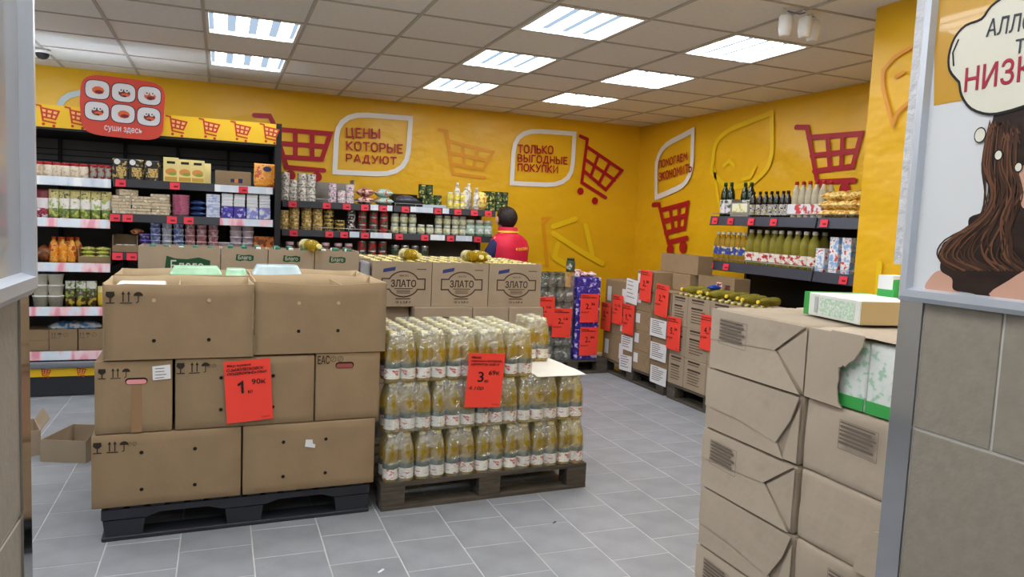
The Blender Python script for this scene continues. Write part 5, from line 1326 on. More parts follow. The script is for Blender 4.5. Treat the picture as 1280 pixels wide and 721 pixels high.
for r in range(3):
    for k in range(3):
        x0, x1 = ZX[k], ZX[k+1]; w_ = x1 - x0 - .005; d = .262; y = 4.8 + r * .266
        pos = ('left', 'middle', 'right')[k]; rw = ('front', 'second', 'rear')[r]
        o = tag(open_box(MB(), w_, d, .3, mat=m_cb, inner=m_cardin).build('oil_carton', None, ((x0 + x1) / 2, y + d / 2, zt)), 'opened oil carton with dark oval emblem, %s of the three in the %s row' % (pos, rw), 'carton', 'opened oil cartons')
        if r == 0: zlato(o, w_, d, .3)
        for i in range(5):
            for j in range(3):
                put(ob_m, 'oil_bottle', (x0 + x1) / 2 + (i - 2) * .0785, y + d/2 + (j - 1) * .0835, zt + .0055 + .004, 'yellow-capped oil bottle standing in the %s row of opened oval-emblem cartons' % rw, 'bottle', 'oil bottles in the %s oval-emblem cartons' % rw)
ZY = 4.755
for lay in range(3):
    xs = (.93, 1.2, 1.61, 1.875, 2.14) if lay == 2 else (.922, 1.326, 1.732, 2.132)
    for k in range(len(xs) - 1):
        x0, x1 = xs[k], xs[k+1]
        if lay == 2 and k == 0: continue
        o = tag(MB().rbox((-(x1-x0)/2 + .002, 0, 0), ((x1-x0)/2 - .002, .8, .2545), m_cb, .004).build('oil_carton', None, ((x0 + x1) / 2, ZY if lay == 2 else 4.79, .144 + lay * .2567)), 'closed oil carton in the %s layer under the oval-emblem cartons, number %s from the left' % (('bottom', 'second', 'third')[lay], ords[k]), 'carton', 'closed oil cartons under the opened ones')
        if lay == 2: 
            h_ = empty('tmp'); bpy.data.objects.remove(h_)
            f = frame((0, -.0012, 0), (1, 0, 0), (0, 0, 1)); mb = MB()
            n_ = 20; mb.stroke([(.075 * math.cos(2*math.pi*q/n_), .14 + .05 * math.sin(2*math.pi*q/n_)) for q in range(n_)], .005, m_ctxt, True, seg=4)
            for q in range(3): mb.stroke([(-.045, .125 + .014*q), (.045, .125 + .014*q)], .007, m_ink2, seg=4)
            mb.build('emblem_print', o, mx=f)
o = tag(MB().rbox((-.13, 0, 0), (.13, .7, .25), m_cb, .004).build('oil_carton', None, (1.062, 4.86, .144 + 2 * .2567)), 'closed oil carton set back in the dark gap under the left oval-emblem carton', 'carton', 'closed oil cartons under the opened ones')
# bottles lying across the open cartons
b_lie = full_bottle(.0385, .25, m_oil, m_lidy, lab=PRINT('lying bottle label', [(226, 222, 200), (206, 196, 150), (150, 140, 60)], 12))
def lying(x, y, z, rz, label, group=None, me=None, roll=0.0):
    o = link(me or b_lie, 'lying_oil_bottle', None, (x, y, z), (math.radians(90), roll, rz)); return tag(o, label, 'bottle', group)
for x, y, rz, lab in ((1.18, 5.05, .25, 'single one at the left'), (1.62, 5.02, .2, 'left of the pair'), (1.70, 5.03, .1, 'right of the pair')):
    lying(x, y, 1.255, rz, 'oil bottle lying on top of the opened oval-emblem cartons, ' + lab)
# Благо
wood_pallet(-.45, 4.78, 0, 'wooden pallet hidden under the green-emblem cartons', 1.28, .8)
BXS = (-.448, .003, .276, .556, .838)
for k in range(4):
    x0, x1 = BXS[k], BXS[k+1]; w_ = x1 - x0 - .005; d = .27 if k else .3; h = .30
    o = tag(open_box(MB(), w_, d, h, mat=m_cb, inner=m_cardin).build('oil_carton', None, ((x0 + x1) / 2, 4.8 + d / 2, .97)), ('wide open carton with large green emblem', 'open carton with small green emblem beside the wide one', 'open carton with small green emblem, second from the right', 'rightmost open carton with small green emblem')[k], 'carton', 'open green-emblem cartons')
    blago(o, w_, d, h, k == 0)
    nx = 5 if k == 0 else 3
    for i in range(nx):
        for j in range(3):
            if k == 0 and j == 0 : continue
            put(ob_g if (k + i + j) % 3 else b_w, 'sauce_bottle', (x0 + x1) / 2 + (i - (nx - 1) / 2) * .081, 4.8 + d / 2 + (j - 1) * .085, .97 + .0055 + (.012 if k else -.0), 'capped bottle standing in the %s green-emblem carton' % ('wide', 'second', 'third', 'rightmost')[k], 'bottle', 'bottles in the %s green-emblem carton' % ('wide', 'second', 'third', 'rightmost')[k], s=(1, 1, 1.02) if (k + i + j) % 3 else (1, 1, 1.17))
    for lay in range(3):
        tag(MB().rbox((-w_/2, 0, 0), (w_/2, .3, .273), m_cb, .004).build('oil_carton', None, ((x0 + x1) / 2, 4.8, .144 + lay * .2753)), 'closed carton in the %s layer below the %s green-emblem carton' % (('bottom', 'second', 'third')[lay], ('wide', 'second', 'third', 'rightmost')[k]), 'carton', 'closed cartons below the green-emblem cartons')
lying(.50, 4.93, 1.30, .3, 'single oil bottle lying on top of the third green-emblem carton')
mb = MB(); mb.rbox((-.035, -.1, 0), (.035, .1, 1.06), M('grey stretch film bundle', (150, 152, 156), .3, noise=.15, nscale=8, bump=.5, bscale=20), .012, 2)
tag(mb.build('film_wrapped_bundle', None, (.88, 4.92, .144)), 'grey film-wrapped bundle between green-emblem and oval-emblem cartons', 'bundle')
# ================================================================== ROW OF PALLETS ALONG THE RIGHT
RX = 3.745
RT = -math.pi / 2           # local x -> world -y (to the viewer's right), local y -> world +x
wood_pallet(RX, 6.80, RT, 'wooden pallet under the brown cartons with white labels', 1.2, .6)
wood_pallet(RX, 5.545, RT, 'wooden pallet under the printed oil cartons in the right-hand row', 1.2, .385)
def sheet_on(px0, py0, px1, py1, name, label, x=RX - .012, rot=0.0, lines=8):
    a, b = on_x(px0, py0, x), on_x(px1, py1, x); w_, h_ = abs(a.y - b.y), abs(a.z - b.z)
    mx = frame((x, max(a.y, b.y), min(a.z, b.z)), (0, -1, 0), (0, 0, 1)) @ Matrix.Rotation(rot, 4, 'Z')
    o = MB().box((0, 0, 0), (w_, h_, .002), m_sheet).build(name, mx=mx); tag(o, label, 'paper sheet', 'white paper sheets on the cartons')
    mb = MB()
    for k in range(lines):
        v = h_ * (.9 - .8 * k / lines); mb.stroke([(w_ * .12, v), (w_ * rng.uniform(.5, .88), v)], min(.006, h_ / lines * .3), m_ink2, seg=4)
    mb.build('printed_lines', o, mx=Matrix.Translation((0, 0, .0026)))
    return o
def row_card(px, py, price, cents, label, x=RX - .02, rot=0.0):
    p = on_x(px, py, x)
    mx = frame((x, p.y + .1, p.z - .145), (0, -1, 0), (0, 0, 1)) @ Matrix.Rotation(rot, 4, 'Z')
    return price_card(mx, price, cents, 'к/уп', [('Сахар-песок', .12), ('фасованный 1 кг', .15)], label)
def rcarton(y1, w_, z, h, label, mat=m_card, d=.4, name='carton', x=RX, group='brown cartons in the right-hand row'):
    return tag(MB().rbox((.002, 0, 0), (w_ - .002, d, h - .002), mat, .004).build(name, None, (x, y1, z), RT), label, 'carton', group)
lays = ('bottom', 'second', 'third', 'fourth', 'top')
for c_, (y1, w_, n, h, x) in enumerate(((6.79, .31, 3, .275, RX + .01), (6.475, .31, 3, .275, RX), (6.16, .30, 5, .192, RX + .004))):
    for k in range(n):
        o = rcarton(y1, w_, .144 + k * h, h, '%s brown carton of the %s stack from the wall corner' % (lays[k], ords[c_]), x=x)
        if c_ < 2: MB().face([(.05, .05, 0), (.13, .05, 0), (.13, .2, 0), (.05, .2, 0)], m_sheet).build('white_label', o, mx=frame((0, -.0015, 0), (1, 0, 0), (0, 0, 1)))
        else:
            MB().face([(.01, .07, 0), (.09, .07, 0), (.09, .16, 0), (.01, .16, 0)], m_sheet).build('white_label', o, mx=frame((0, -.0015, 0), (1, 0, 0), (0, 0, 1)))
            mb = MB(); mb.stroke([(.295, .18), (.2, .1), (.295, .01)], .003, m_ink2, seg=4); mb.build('fold_crease', o, mx=frame((0, -.0012, 0), (1, 0, 0), (0, 0, 1)))
for k in range(4):
    o = rcarton(5.85, .285, .144 + k * .2, .2, '%s brown carton behind the column of white printed sheets' % lays[k], x=RX + .006)
for k in range(3):
    sheet_on(813.5, 397 + k * 29, 832, 424 + k * 30, 'paper_sheet', 'white printed sheet, %s of three in the column beside oil cartons' % ('top', 'middle', 'bottom')[k], lines=7)
sheet_on(783, 347, 796, 380, 'paper_sheet', 'white sheet sticking up left of the tallest red price card', lines=5, rot=-.06)
sheet_on(777, 418, 790, 440, 'paper_sheet', 'white sheet under the red card, upper of two', lines=5)
sheet_on(775, 442, 789, 467, 'paper_sheet', 'white sheet under the red card, lower of two', lines=5, rot=.05)
row_card(757, 395, '2,', '46', 'red price card on the far brown cartons, farthest in the right-hand row')
row_card(771.5, 386.5, '2,', '16', 'red price card second from the wall corner in the right-hand row', x=RX - .024)
row_card(785, 399, '1,', '96', 'red price card below the white sheet in the right-hand row', x=RX - .03)
row_card(806.5, 356.5, '2,', '86', 'highest red price card standing up over the brown cartons', rot=-.03)
row_card(826.5, 374.5, '2,', '96', 'tilted red price card above the column of white sheets', rot=-.05)
row_card(841.5, 416.5, '5,', '56', 'red price card reading 5,56 on the printed oil cartons', x=RX - .024)
row_card(884.5, 416, '4,', '36', 'red price card half hidden behind the paper-wrapped packs', x=RX - .016)
# big trays standing on the far side of the row
for y1, w_, lab in ((6.12, .6, 'left'), (5.5, .5, 'right')):
    o = tag(open_box(MB(), w_, .16, .17, mat=m_card).build('cardboard_tray', None, (RX + .31, y1 - w_ / 2, .945 if lab == 'right' else 1.105), RT), 'open brown cardboard tray on top of the row, %s of two' % lab, 'carton')
for k in range(4): rcarton(5.5, .5, .144 + k * .2, .2, '%s plain carton supporting the right cardboard tray' % lays[k], d=.165, x=RX + .235)
rcarton(5.85, .285, .944, .158, 'short carton behind the tallest red card', d=.2, x=RX + .19)
# printed oil cartons
def text_block(o, w_, h, seed):
    r_ = random.Random(seed); mb = MB()
    for k in range(9):
        v = h * (.92 - .09 * k)
        if k in (2, 3) and k == 2: continue
        mb.stroke([(w_ * .2, v), (w_ * r_.uniform(.65, .82), v)], h * (.06 if k in (0, 3) else .028), m_ctxt if k in (0, 3) else m_ink2, seg=4)
    mb.build('printed_text', o, mx=frame((0, -.0014, 0), (1, 0, 0), (0, 0, 1)))
YB = 5.545
cols = ((0, .235), (.237, .31), (.549, .33), (.881, .31))
for c_, (u, w_) in enumerate(cols):
    for k in range(3):
        h = .262; z = .144 + k * (h + .002)
        lab = '%s printed oil carton of column %s from the white sheets' % (lays[k] if k < 2 else 'top open', ords[c_])
        if k < 2:
            o = tag(MB().rbox((.002, 0, 0), (w_ - .002, .22, h), m_cb, .004).build('oil_carton', None, (RX, YB - u, z), RT), lab, 'carton', 'printed oil cartons in the right-hand row')
        else:
            mb = open_box(MB(), w_ - .004, .22, h, mat=m_cb); mb.v = [(x + w_ / 2, y + .11, zz) for x, y, zz in mb.v]
            o = tag(mb.build('oil_carton', None, (RX, YB - u, z), RT), lab, 'carton', 'printed oil cartons in the right-hand row')
        text_block(o, w_, h, c_ * 7 + k)
zt2 = .144 + 3 * .264
for k in range(3): rcarton(4.95, .6, .144 + k * .264, .262, '%s carton behind the printed oil cartons' % lays[k], m_cb, d=.16, x=RX + .232, name='oil_carton')
for c_, (u, w_) in enumerate(cols):
    n = 3 if w_ < .26 else 4
    for i in range(n):
        for j in range(2):
            put(ob_m, 'oil_bottle', RX + .06 + j * .09, YB - u - w_ / 2 + (i - (n - 1) / 2) * .078, zt2 - .264 + .0055, 'oil bottle standing in an opened carton of the right-hand row', 'bottle', 'bottles in the opened printed cartons', s=(.95, .95, .93))
b_dk = full_bottle(.036, .24, m_oilg, M('bright yellow cap', (240, 214, 70), .4))
for k in range(8):
    y = YB - .16 - k * .125
    lying(RX + .27 + rng.uniform(-.03, .03), y, zt2 + .05, math.pi / 2 + rng.uniform(-.3, .3) + math.pi, 'oil bottle lying across the opened cartons of the right-hand row, %s from the far end' % ORD[k], 'bottles lying on the right-hand row', b_dk)
for k, (y, r) in enumerate(((5.12, .2),)):
    put(bag_mesh(.11, .08, .045, M('royal blue bag', (30, 70, 170), .3, noise=.2, nscale=10)), 'blue_bag', RX + .12, y, zt2 + .075, 'royal blue bag lying among the loose oil bottles', 'bag', rot=r)
p_rc = PRINT('pink white tin', [(220, 200, 196), (236, 226, 220), (170, 60, 60), (110, 60, 50)], 20, rand=1)
cm_ = can_mesh(.045, .045, p_rc, M('pale pink lid', (226, 196, 190), .4))
for k in range(3): put(cm_, 'tin_can', RX + .255, 5.2, zt2 + .145 + .03 + k * .0453 - .175 + .0, 'pale pink tin in the small stack at the far end of the loose bottles', 'can', 'pale pink tins')
for k in range(2): put(can_mesh(.045, .06, p_dj, m_black), 'tin_can', RX + .255, 5.09, zt2 + k * .0603, 'dark red tin beside the stack of pale pink tins', 'can', 'dark red tins')
# jars and violet packs on the far pallet
wood_pallet(2.93, 6.62, 0, 'wooden pallet under the green jars near the back wall', .8, .6)
m_jg = M('dark green jar glass', (70, 88, 66), .12, spec=.6, noise=.4, nscale=16)
jm = jar_mesh(.045, .142, m_jg, M('dark green lid', (50, 66, 50), .35), PRINT('silver label', [(226, 228, 224), (60, 76, 60), (80, 92, 76), (206, 212, 206)], 10, rand=1))
fl2 = FILM('clear film on jars', .8)
for lay in range(6):
    o = empty('jar_pack', (3.13, 6.72, .1445 + lay * .1475), 0, 'shrink-wrapped tray of green jars, %s layer of the far pallet' % ('lowest', 'second', 'third', 'fourth', 'fifth', 'uppermost')[lay], 'jar pack', 'trays of green jars')
    for i in range(4):
        for j in range(2):
            if lay == 5 and i == 3: continue
            link(jm, 'jar', o, ((i - 1.5) * .093, (j - .5) * .093, .002), rng.uniform(-1, 1))
    MB().loft([[(x, y, z) for x, y in blob(.192, .098, 32, 9)] for z in (.001, .1, .1445)], fl2, cap0=False, cap1=False).build('shrink_film', o)
vb = MB().rbox((-.132, -.09, 0), (.132, .09, .104), PRINT('violet blue pack print', [(200, 150, 210), (46, 38, 140), (60, 48, 160), (90, 76, 190), (210, 210, 232)], 10, rand=1), .008).mesh('pack')
for k in range(8): put(vb, 'violet_pack', 3.475, 6.71, .1445 + k * .1055, 'violet blue pack in the stack beside the green jars', 'pack', 'violet blue packs', rot=0)
put(jm, 'loose_jar', 3.30, 6.72, .144 + 6 * .1475 + .002, 'single jar standing on top of the green jar trays', 'jar', rot=0)
put(can_mesh(.04, .07, PRINT('blue white can', [(40, 70, 160), (236, 236, 240), (200, 60, 70)], 14), m_lidw), 'tin_can', 3.37, 6.70, .1445 + 8 * .1055, 'blue and white tin standing on the violet packs', 'can')
for k, x in enumerate((3.44, 3.53)): put(bag_mesh(.09, .1, .05, PRINT('pink sweets bag', [(206, 120, 150), (236, 226, 230), (190, 50, 70)], 14, rand=1)), 'sweet_bag', x, 6.71, .1445 + 8 * .1055, 'small pink bag on the violet packs, %s one' % ('left', 'right')[k], 'bag')
def far_card(px, py, price, cents, label, y=6.595, rot=0.0, s=1.0):
    p = on_y(px, py, y)
    price_card(frame((p.x - .1, y, p.z - .145), (1, 0, 0), (0, 0, 1)) @ Matrix.Rotation(rot, 4, 'Z'), price, cents, 'к/уп', [('Огурцы', .08), ('консервированные', .15)], label)
far_card(701.5, 403, '2,', '16', 'red price card reading 2,16 on the green jars', rot=-.03)
far_card(681, 389, '2,', '16', 'red price card on the green jars half hidden by the oval-emblem carton', y=6.60)
far_card(736.5, 385, '2,', '36', 'upper red price card on the violet packs')
far_card(735.5, 426.5, '2,', '36', 'lower red price card on the violet packs', y=6.60)

# ================================================================== PAPER-WRAPPED PACKS IN THE FOREGROUND
m_paper = M('brown wrapping paper', (184, 170, 152), .75, spec=.25, noise=.05, nscale=5, bump=.5, bscale=9, rand=.04, bdist=.02)
m_paperd = M('folded paper end', (166, 152, 134), .8, spec=.2, noise=.05, nscale=8, bump=.3, bscale=20)
m_stamp = M('grey ink stamp', (110, 98, 88), .7)
PKX, PKY, PH, PL = 1.42, 1.876, .1875, .398
wood_pallet(PKX + .01, 1.885, RT, 'wooden pallet under the paper-wrapped packs in the foreground', .81, .62)
def wrinkle(co, k): return .0035 * mnoise.noise(Vector((co[0] * 9 + k, co[1] * 9, co[2] * 9))) + .002 * mnoise.noise(Vector((co[0] * 25, co[1] * 25 + k, co[2] * 25)))
def soft_core(w_, d, h, seed, mat):
    bm = bmesh.new(); bmesh.ops.create_cube(bm, size=1)
    for v in bm.verts: v.co = Vector(((v.co.x + .5) * w_, (v.co.y + .5) * d, (v.co.z + .5) * h))
    bmesh.ops.subdivide_edges(bm, edges=bm.edges[:], cuts=9, use_grid_fill=True)
    bmesh.ops.bevel(bm, geom=[e for e in bm.edges if e.calc_face_angle(0) > .5], offset=.006, segments=1, affect='EDGES')
    for v in bm.verts:
        k = wrinkle(v.co, seed); v.co += Vector((0, k, 0 if v.co.z < .01 else k * .4))
    mb = MB(); mb.add_bm(bm, mat, True); return mb
def flap(pts, th, z, mat, seed):
    """paper flap in (u,v) with thickness, slightly wavy, laid at height z off the face"""
    mb = MB(); n = len(pts)
    P = [(u, v, z + .0025 * mnoise.noise(Vector((u * 12, v * 12, seed)))) for u, v in pts]
    mb.face(P, mat); 
    for i in range(n):
        a, b = P[i], P[(i+1) % n]; mb.face([(a[0], a[1], a[2] - th), (b[0], b[1], b[2] - th), b, a], mat)
    return mb
def stamp(o, u, v, s=1.0):
    mb = MB(); r_ = random.Random(int(u * 1000 + v * 7000))
    for k in range(6): mb.stroke([(u + .002 * r_.random(), v - k * .0062 * s), (u + (.055 + .012 * r_.random()) * s, v - k * .0062 * s - .002)], (.0042 if k % 2 else .003) * s, m_stamp, seg=4)
    mb.stroke([(u - .003, v + .005), (u + .07 * s, v + .003), (u + .07 * s, v - .043 * s), (u - .003, v - .041 * s)], .0012, m_stamp, True, seg=4)
    mb.build('ink_stamp', o, mx=frame((0, -.0125, 0), (1, 0, 0), (0, 0, 1)))
lays6 = ('lowest', 'second lowest', 'third lowest', 'third from the top', 'second from the top', 'topmost')
DP = .30
for lay in range(6):
    z = .1445 + lay * PH; kind = 'A' if lay % 2 == 1 else 'B'
    off = rng.uniform(-.006, .006) - (.018 if lay < 3 else 0) * .5
    o = empty('paper_wrapped_pack', (PKX + rng.uniform(0, .004), PKY + off, z), RT, 'brown paper-wrapped pack, %s of the far column of the foreground stack' % lays6[lay], 'pack', 'paper-wrapped packs in the foreground')
    soft_core(PL, DP, PH - .002, lay, m_paperd).build('wrapped_body', o)
    f = frame((0, -.003, 0), (1, 0, 0), (0, 0, 1))
    if kind == 'A':
        ap = (PL * .71, PH * .55)
        flap([(.002, .002), (PL - .012, .003), ap, (.002, PH * .52)], .004, .004, m_paper, lay).build('lower_flap', o, mx=f)
        flap([(.002, PH * .47), ap, (PL - .006, PH - .004), (.002, PH - .004)], .004, .0065, m_paper, lay + 20).build('upper_flap', o, mx=f)
        flap([(ap[0] + .012, ap[1]), (PL - .003, .012), (PL - .003, PH - .01)], .003, .002, m_paper, lay + 40).build('end_tuck', o, mx=f)
        stamp(o, .05, PH * .82, 1.7)
    else:
        flap([(.002, .002), (PL - .05, .003), (PL * .7, PH * .5), (.002, PH * .55)], .004, .004, m_paper, lay).build('lower_flap', o, mx=f)
        flap([(.002, PH * .36), (PL * .38, PH * .34), (PL * .80, PH * .22), (PL - .03, PH * .62), (PL - .004, PH - .004), (.002, PH - .004)], .004, .0075, m_paper, lay + 20).build('upper_flap', o, mx=f)
        flap([(PL * .86, .004), (PL - .003, .006), (PL - .003, PH * .86), (PL * .93, PH * .55)], .003, .002, m_paper, lay + 40).build('end_tuck', o, mx=f)
    # column nearer the viewer
    u1 = PKY - PL - .006 + off * .5
    if lay < 5:
        o = empty('paper_wrapped_pack', (PKX + .004 + rng.uniform(0, .004), u1, z), RT, 'brown paper-wrapped pack, %s of the near column of the foreground stack' % lays6[lay], 'pack', 'paper-wrapped packs in the foreground')
        soft_core(PL, DP, PH - .002, lay + 30, m_paper).build('wrapped_body', o)
        if lay % 2 == 0: stamp(o, .13, PH * .84, 1.6)
        else:
            flap([(.2, .002), (.215, PH * .3), (.225, PH * .5), (.25, PH * .62), (.275, PH * .66), (.3, PH * .62), (.33, PH * .75), (PL - .01, PH * .8), (PL - .01, .004)], .008, .009, m_paper, lay).build('torn_flap', o, mx=f)
    # second depth column behind
    for u, nm in ((PKY + off, 'far'), (PKY - PL - .006 + off * .5, 'near')):
        o = empty('paper_wrapped_pack', (PKX + .312, u, z), RT, 'brown paper-wrapped pack, %s one behind the %s column of the foreground stack' % (lays6[lay], nm), 'pack', 'paper-wrapped packs behind the front columns')
        soft_core(PL, DP - .02, PH - .002, lay + 60, m_paper).build('wrapped_body', o)
# torn topmost pack of the near column with green and white flour packets
z = .1445 + 5 * PH
u1 = PKY - PL - .006
o = empty('torn_paper_pack', (PKX + .004, u1, z), RT, 'torn paper-wrapped pack showing white and green packets inside', 'pack', 'paper-wrapped packs in the foreground')
p_fl = PRINT('white packet with mint print', [(206, 228, 212), (236, 240, 236), (226, 238, 230), (176, 212, 188)], 22, rand=1)
m_gr = M('packet green band', (66, 170, 84), .4)
for k in range(3):
    mb = MB(); mb.rbox((.088 + k * .088, .012, .002), (.088 + k * .088 + .085, .27, PH - .014), p_fl, .006, 2)
    q = mb.build('packet', o)
    MB().box((.09 + k * .088, .0105, .004), (.088 + k * .088 + .083, .0122, .034), m_gr).build('green_band', q)
soft_core(.085, DP, PH - .004, 77, m_paper).build('wrapped_body', o)
fz = frame((0, -.003, 0), (1, 0, 0), (0, 0, 1))
flap([(.0, .004), (.125, .002), (.112, .014), (.108, .03), (.104, .05), (.108, .07), (.106, .09), (.11, .105), (.118, .115), (.12, PH - .002), (.0, PH - .004)], .004, .005, m_paper, 5).build('torn_sheet', o, mx=fz)
flap([(.085, .13), (.095, .108), (.108, .1), (.118, .104), (.125, .11), (.13, .106), (.142, .12), (.155, .128), (.168, .148), (.178, .165), (.18, PH + .002), (.08, PH + .002)], .004, .011, m_paper, 6).build('hanging_strip', o, mx=fz)
top = MB(); n = 12
TP_ = lambda i, j: (.0 + PL * i / n, -.003 + .3 * j / n, PH - .004 + .004 * mnoise.noise(Vector((i * .6, j * .6, 2))) - (.008 if j == 0 and i > 8 else 0))
for i in range(n):
    for j in range(n): top.face([TP_(i, j), TP_(i+1, j), TP_(i+1, j+1), TP_(i, j+1)], m_paper, True)
top.build('top_sheet', o)
# white and green box on top
zt3 = .1445 + 6 * PH + .004
bx_ = empty('white_green_box', (1.60, 1.69, zt3), RT - math.radians(10), 'white and green box with tan end lying on the paper-wrapped packs', 'box')
m_tan = M('tan box end', (196, 172, 124), .6)
mb = MB(); mb.rbox((0, 0, 0), (.245, .2, .064), M('white box board', (232, 238, 234), .4), .002); mb.build('box_body', bx_)
MB().box((-.0012, -.0012, -.0005), (.022, .201, .0648), m_gr).build('green_end', bx_)
mb = MB(); mb.box((.245, .004, .001), (.2465, .196, .062), m_tan); mb.build('tan_end', bx_)
mb = MB(); mb.face([(.075, .008, 0), (.225, .008, 0), (.225, .055, 0), (.075, .055, 0)], PRINT('mint fine print', [(150, 206, 170), (190, 224, 200), (230, 240, 234)], 60)); mb.face([(.05, .01, 0), (.065, .01, 0), (.065, .055, 0), (.05, .055, 0)], M('pale grey print', (190, 196, 200), .5)); mb.build('side_print', bx_, mx=frame((0, -.0015, 0), (1, 0, 0), (0, 0, 1)))
pz = on_x(1117, 350, 1.80)
o = tag(MB().rbox((-.03, -.03, 0), (.03, .03, .115), m_gr, .006, 2).build('green_packet', None, (1.80, pz.y, zt3 + .0), RT), 'small upright green packet behind the white and green box', 'packet')
MB().box((-.025, -.031, .085), (.025, .031, .125), m_white).build('white_top', o)

# ================================================================== THE WORKER IN THE RED VEST
m_vest = M('crimson padded vest', (206, 28, 62), .55, noise=.12, nscale=9, bump=.5, bscale=14)
m_navy = M('navy sleeve', (34, 40, 84), .8, noise=.15, nscale=10)
m_trous = M('dark trousers', (36, 38, 48), .8)
m_hairb = M('dark brown hair', (36, 26, 26), .5, noise=.4, nscale=40, bump=.8, bscale=70)
m_skn = M('skin', (206, 156, 132), .5, spec=.4)
m_gold = M('yellow reflective trim', (246, 206, 70), .4)
PR = math.radians(28)
person = empty('person', (2.635, 6.79, 0), PR, 'person in crimson vest over navy sleeves, seen from behind at the shelf', 'person')
bv = [(0, 0, .9), (0, .0, 1.08), (0, .0, 1.27), (0, .012, 1.41), (0, .03, 1.475), (0, .035, 1.53), (0, .03, 1.59),
      (-.165, .0, 1.315), (-.25, .05, 1.10), (-.2, .28, 1.07), (-.185, .35, 1.075), (.15, .03, 1.325), (.175, .14, 1.10), (.12, .33, 1.1), (.11, .40, 1.11),
      (-.09, 0, .84), (-.1, .01, .46), (-.1, -.02, .09), (-.105, .1, .045), (.09, 0, .84), (.1, .01, .46), (.1, -.02, .09), (.105, .1, .045)]
be = [(0, 1), (1, 2), (2, 3), (3, 4), (4, 5), (5, 6), (2, 7), (7, 8), (8, 9), (9, 10), (2, 11), (11, 12), (12, 13), (13, 14), (0, 15), (15, 16), (16, 17), (17, 18), (0, 19), (19, 20), (20, 21), (21, 22)]
br = [(.15, .11), (.14, .1), (.15, .1), (.05, .05), (.068, .08), (.075, .092), (.06, .07), (.06, .06), (.042, .042), (.03, .03), (.034, .018), (.06, .06), (.042, .042), (.03, .03), (.034, .018),
      (.09, .09), (.06, .06), (.042, .042), (.035, .03), (.09, .09), (.06, .06), (.042, .042), (.035, .03)]
for hand, sx in ((10, -1), (14, 1)):
    base = Vector(bv[hand])
    for q, (dx_, ln, dz_) in enumerate(((-.026, .075, 0), (-.009, .085, .002), (.009, .08, .002), (.026, .062, 0), (-.045 * sx, .035, -.012))):
        i0 = len(bv); a = base + Vector((dx_, .02 if q < 4 else -.01, dz_)); b = a + Vector((dx_ * .2, ln * .55, -.004)); c = b + Vector((0, ln * .4, -.02))
        bv += [tuple(a), tuple(b), tuple(c)]; be += [(hand, i0), (i0, i0 + 1), (i0 + 1, i0 + 2)]; br += [(.009, .009), (.008, .008), (.007, .007)]
me = bpy.data.meshes.new('body'); me.from_pydata(bv, be, []); me.materials.append(m_skn)
body = link(me, 'body', person)
sk = body.modifiers.new('skin', 'SKIN'); sk.use_smooth_shade = True
for i, sv in enumerate(me.skin_vertices[0].data): sv.radius = br[i]; sv.use_root = (i == 0)
ss = body.modifiers.new('subsurf', 'SUBSURF'); ss.levels = 1; ss.render_levels = 1
def ell(z, rx, ry_, cy=0.0, cx=0.0, n=24, p=2.4): return [(cx + x, cy + y, z) for x, y in blob(rx, ry_, n, p)]
MB().loft([ell(.80, .185, .145), ell(.84, .20, .152), ell(1.0, .203, .158, -.005), ell(1.15, .212, .162, -.012), ell(1.26, .224, .156, -.018), ell(1.325, .216, .13, -.014), ell(1.365, .175, .105, -.008), ell(1.395, .105, .092, 0)], m_vest, cap0=True).build('vest', person)
cl = MB().loft([ell(1.375, .105, .098, 0), ell(1.41, .095, .094, .004), ell(1.455, .09, .092, .01), ell(1.457, .08, .082, .012), ell(1.38, .085, .082, .004)], m_vest, cap0=False, cap1=False).build('collar', person)
MB().loft([ell(1.403, .0995, .0975, .003), ell(1.420, .0965, .0965, .005)], m_gold, cap0=False, cap1=False).build('collar_trim', cl)
for s in (-1, 1):
    i0 = 7 if s < 0 else 11
    sh, elb, wr_ = (Vector(bv[i0 + k]) for k in range(3))
    MB().tube([sh + Vector((-s * .02, 0, .0)), sh + Vector((s * .015, 0, -.03)), sh.lerp(elb, .5) + Vector((s * .012, 0, 0)), elb, elb.lerp(wr_, .5), wr_], [.05, .062, .062, .056, .05, .045], m_navy, 14).build('sleeve', person)
    hp, kn, an = (Vector(bv[(15 if s < 0 else 19) + k]) for k in range(3))
    MB().tube([hp + Vector((0, 0, .06)), hp, hp.lerp(kn, .5), kn, kn.lerp(an, .5), an], [.1, .105, .09, .075, .07, .07], m_trous, 14).build('trouser_leg', person)
    MB().rbox((s * .1 - .05, -.09, .001), (s * .1 + .05, .18, .085), m_black, .03, 3).build('shoe', person)
MB().loft([ell(.72, .15, .12), ell(.8, .19, .14), ell(.88, .192, .145)], m_trous).build('trouser_seat', person)
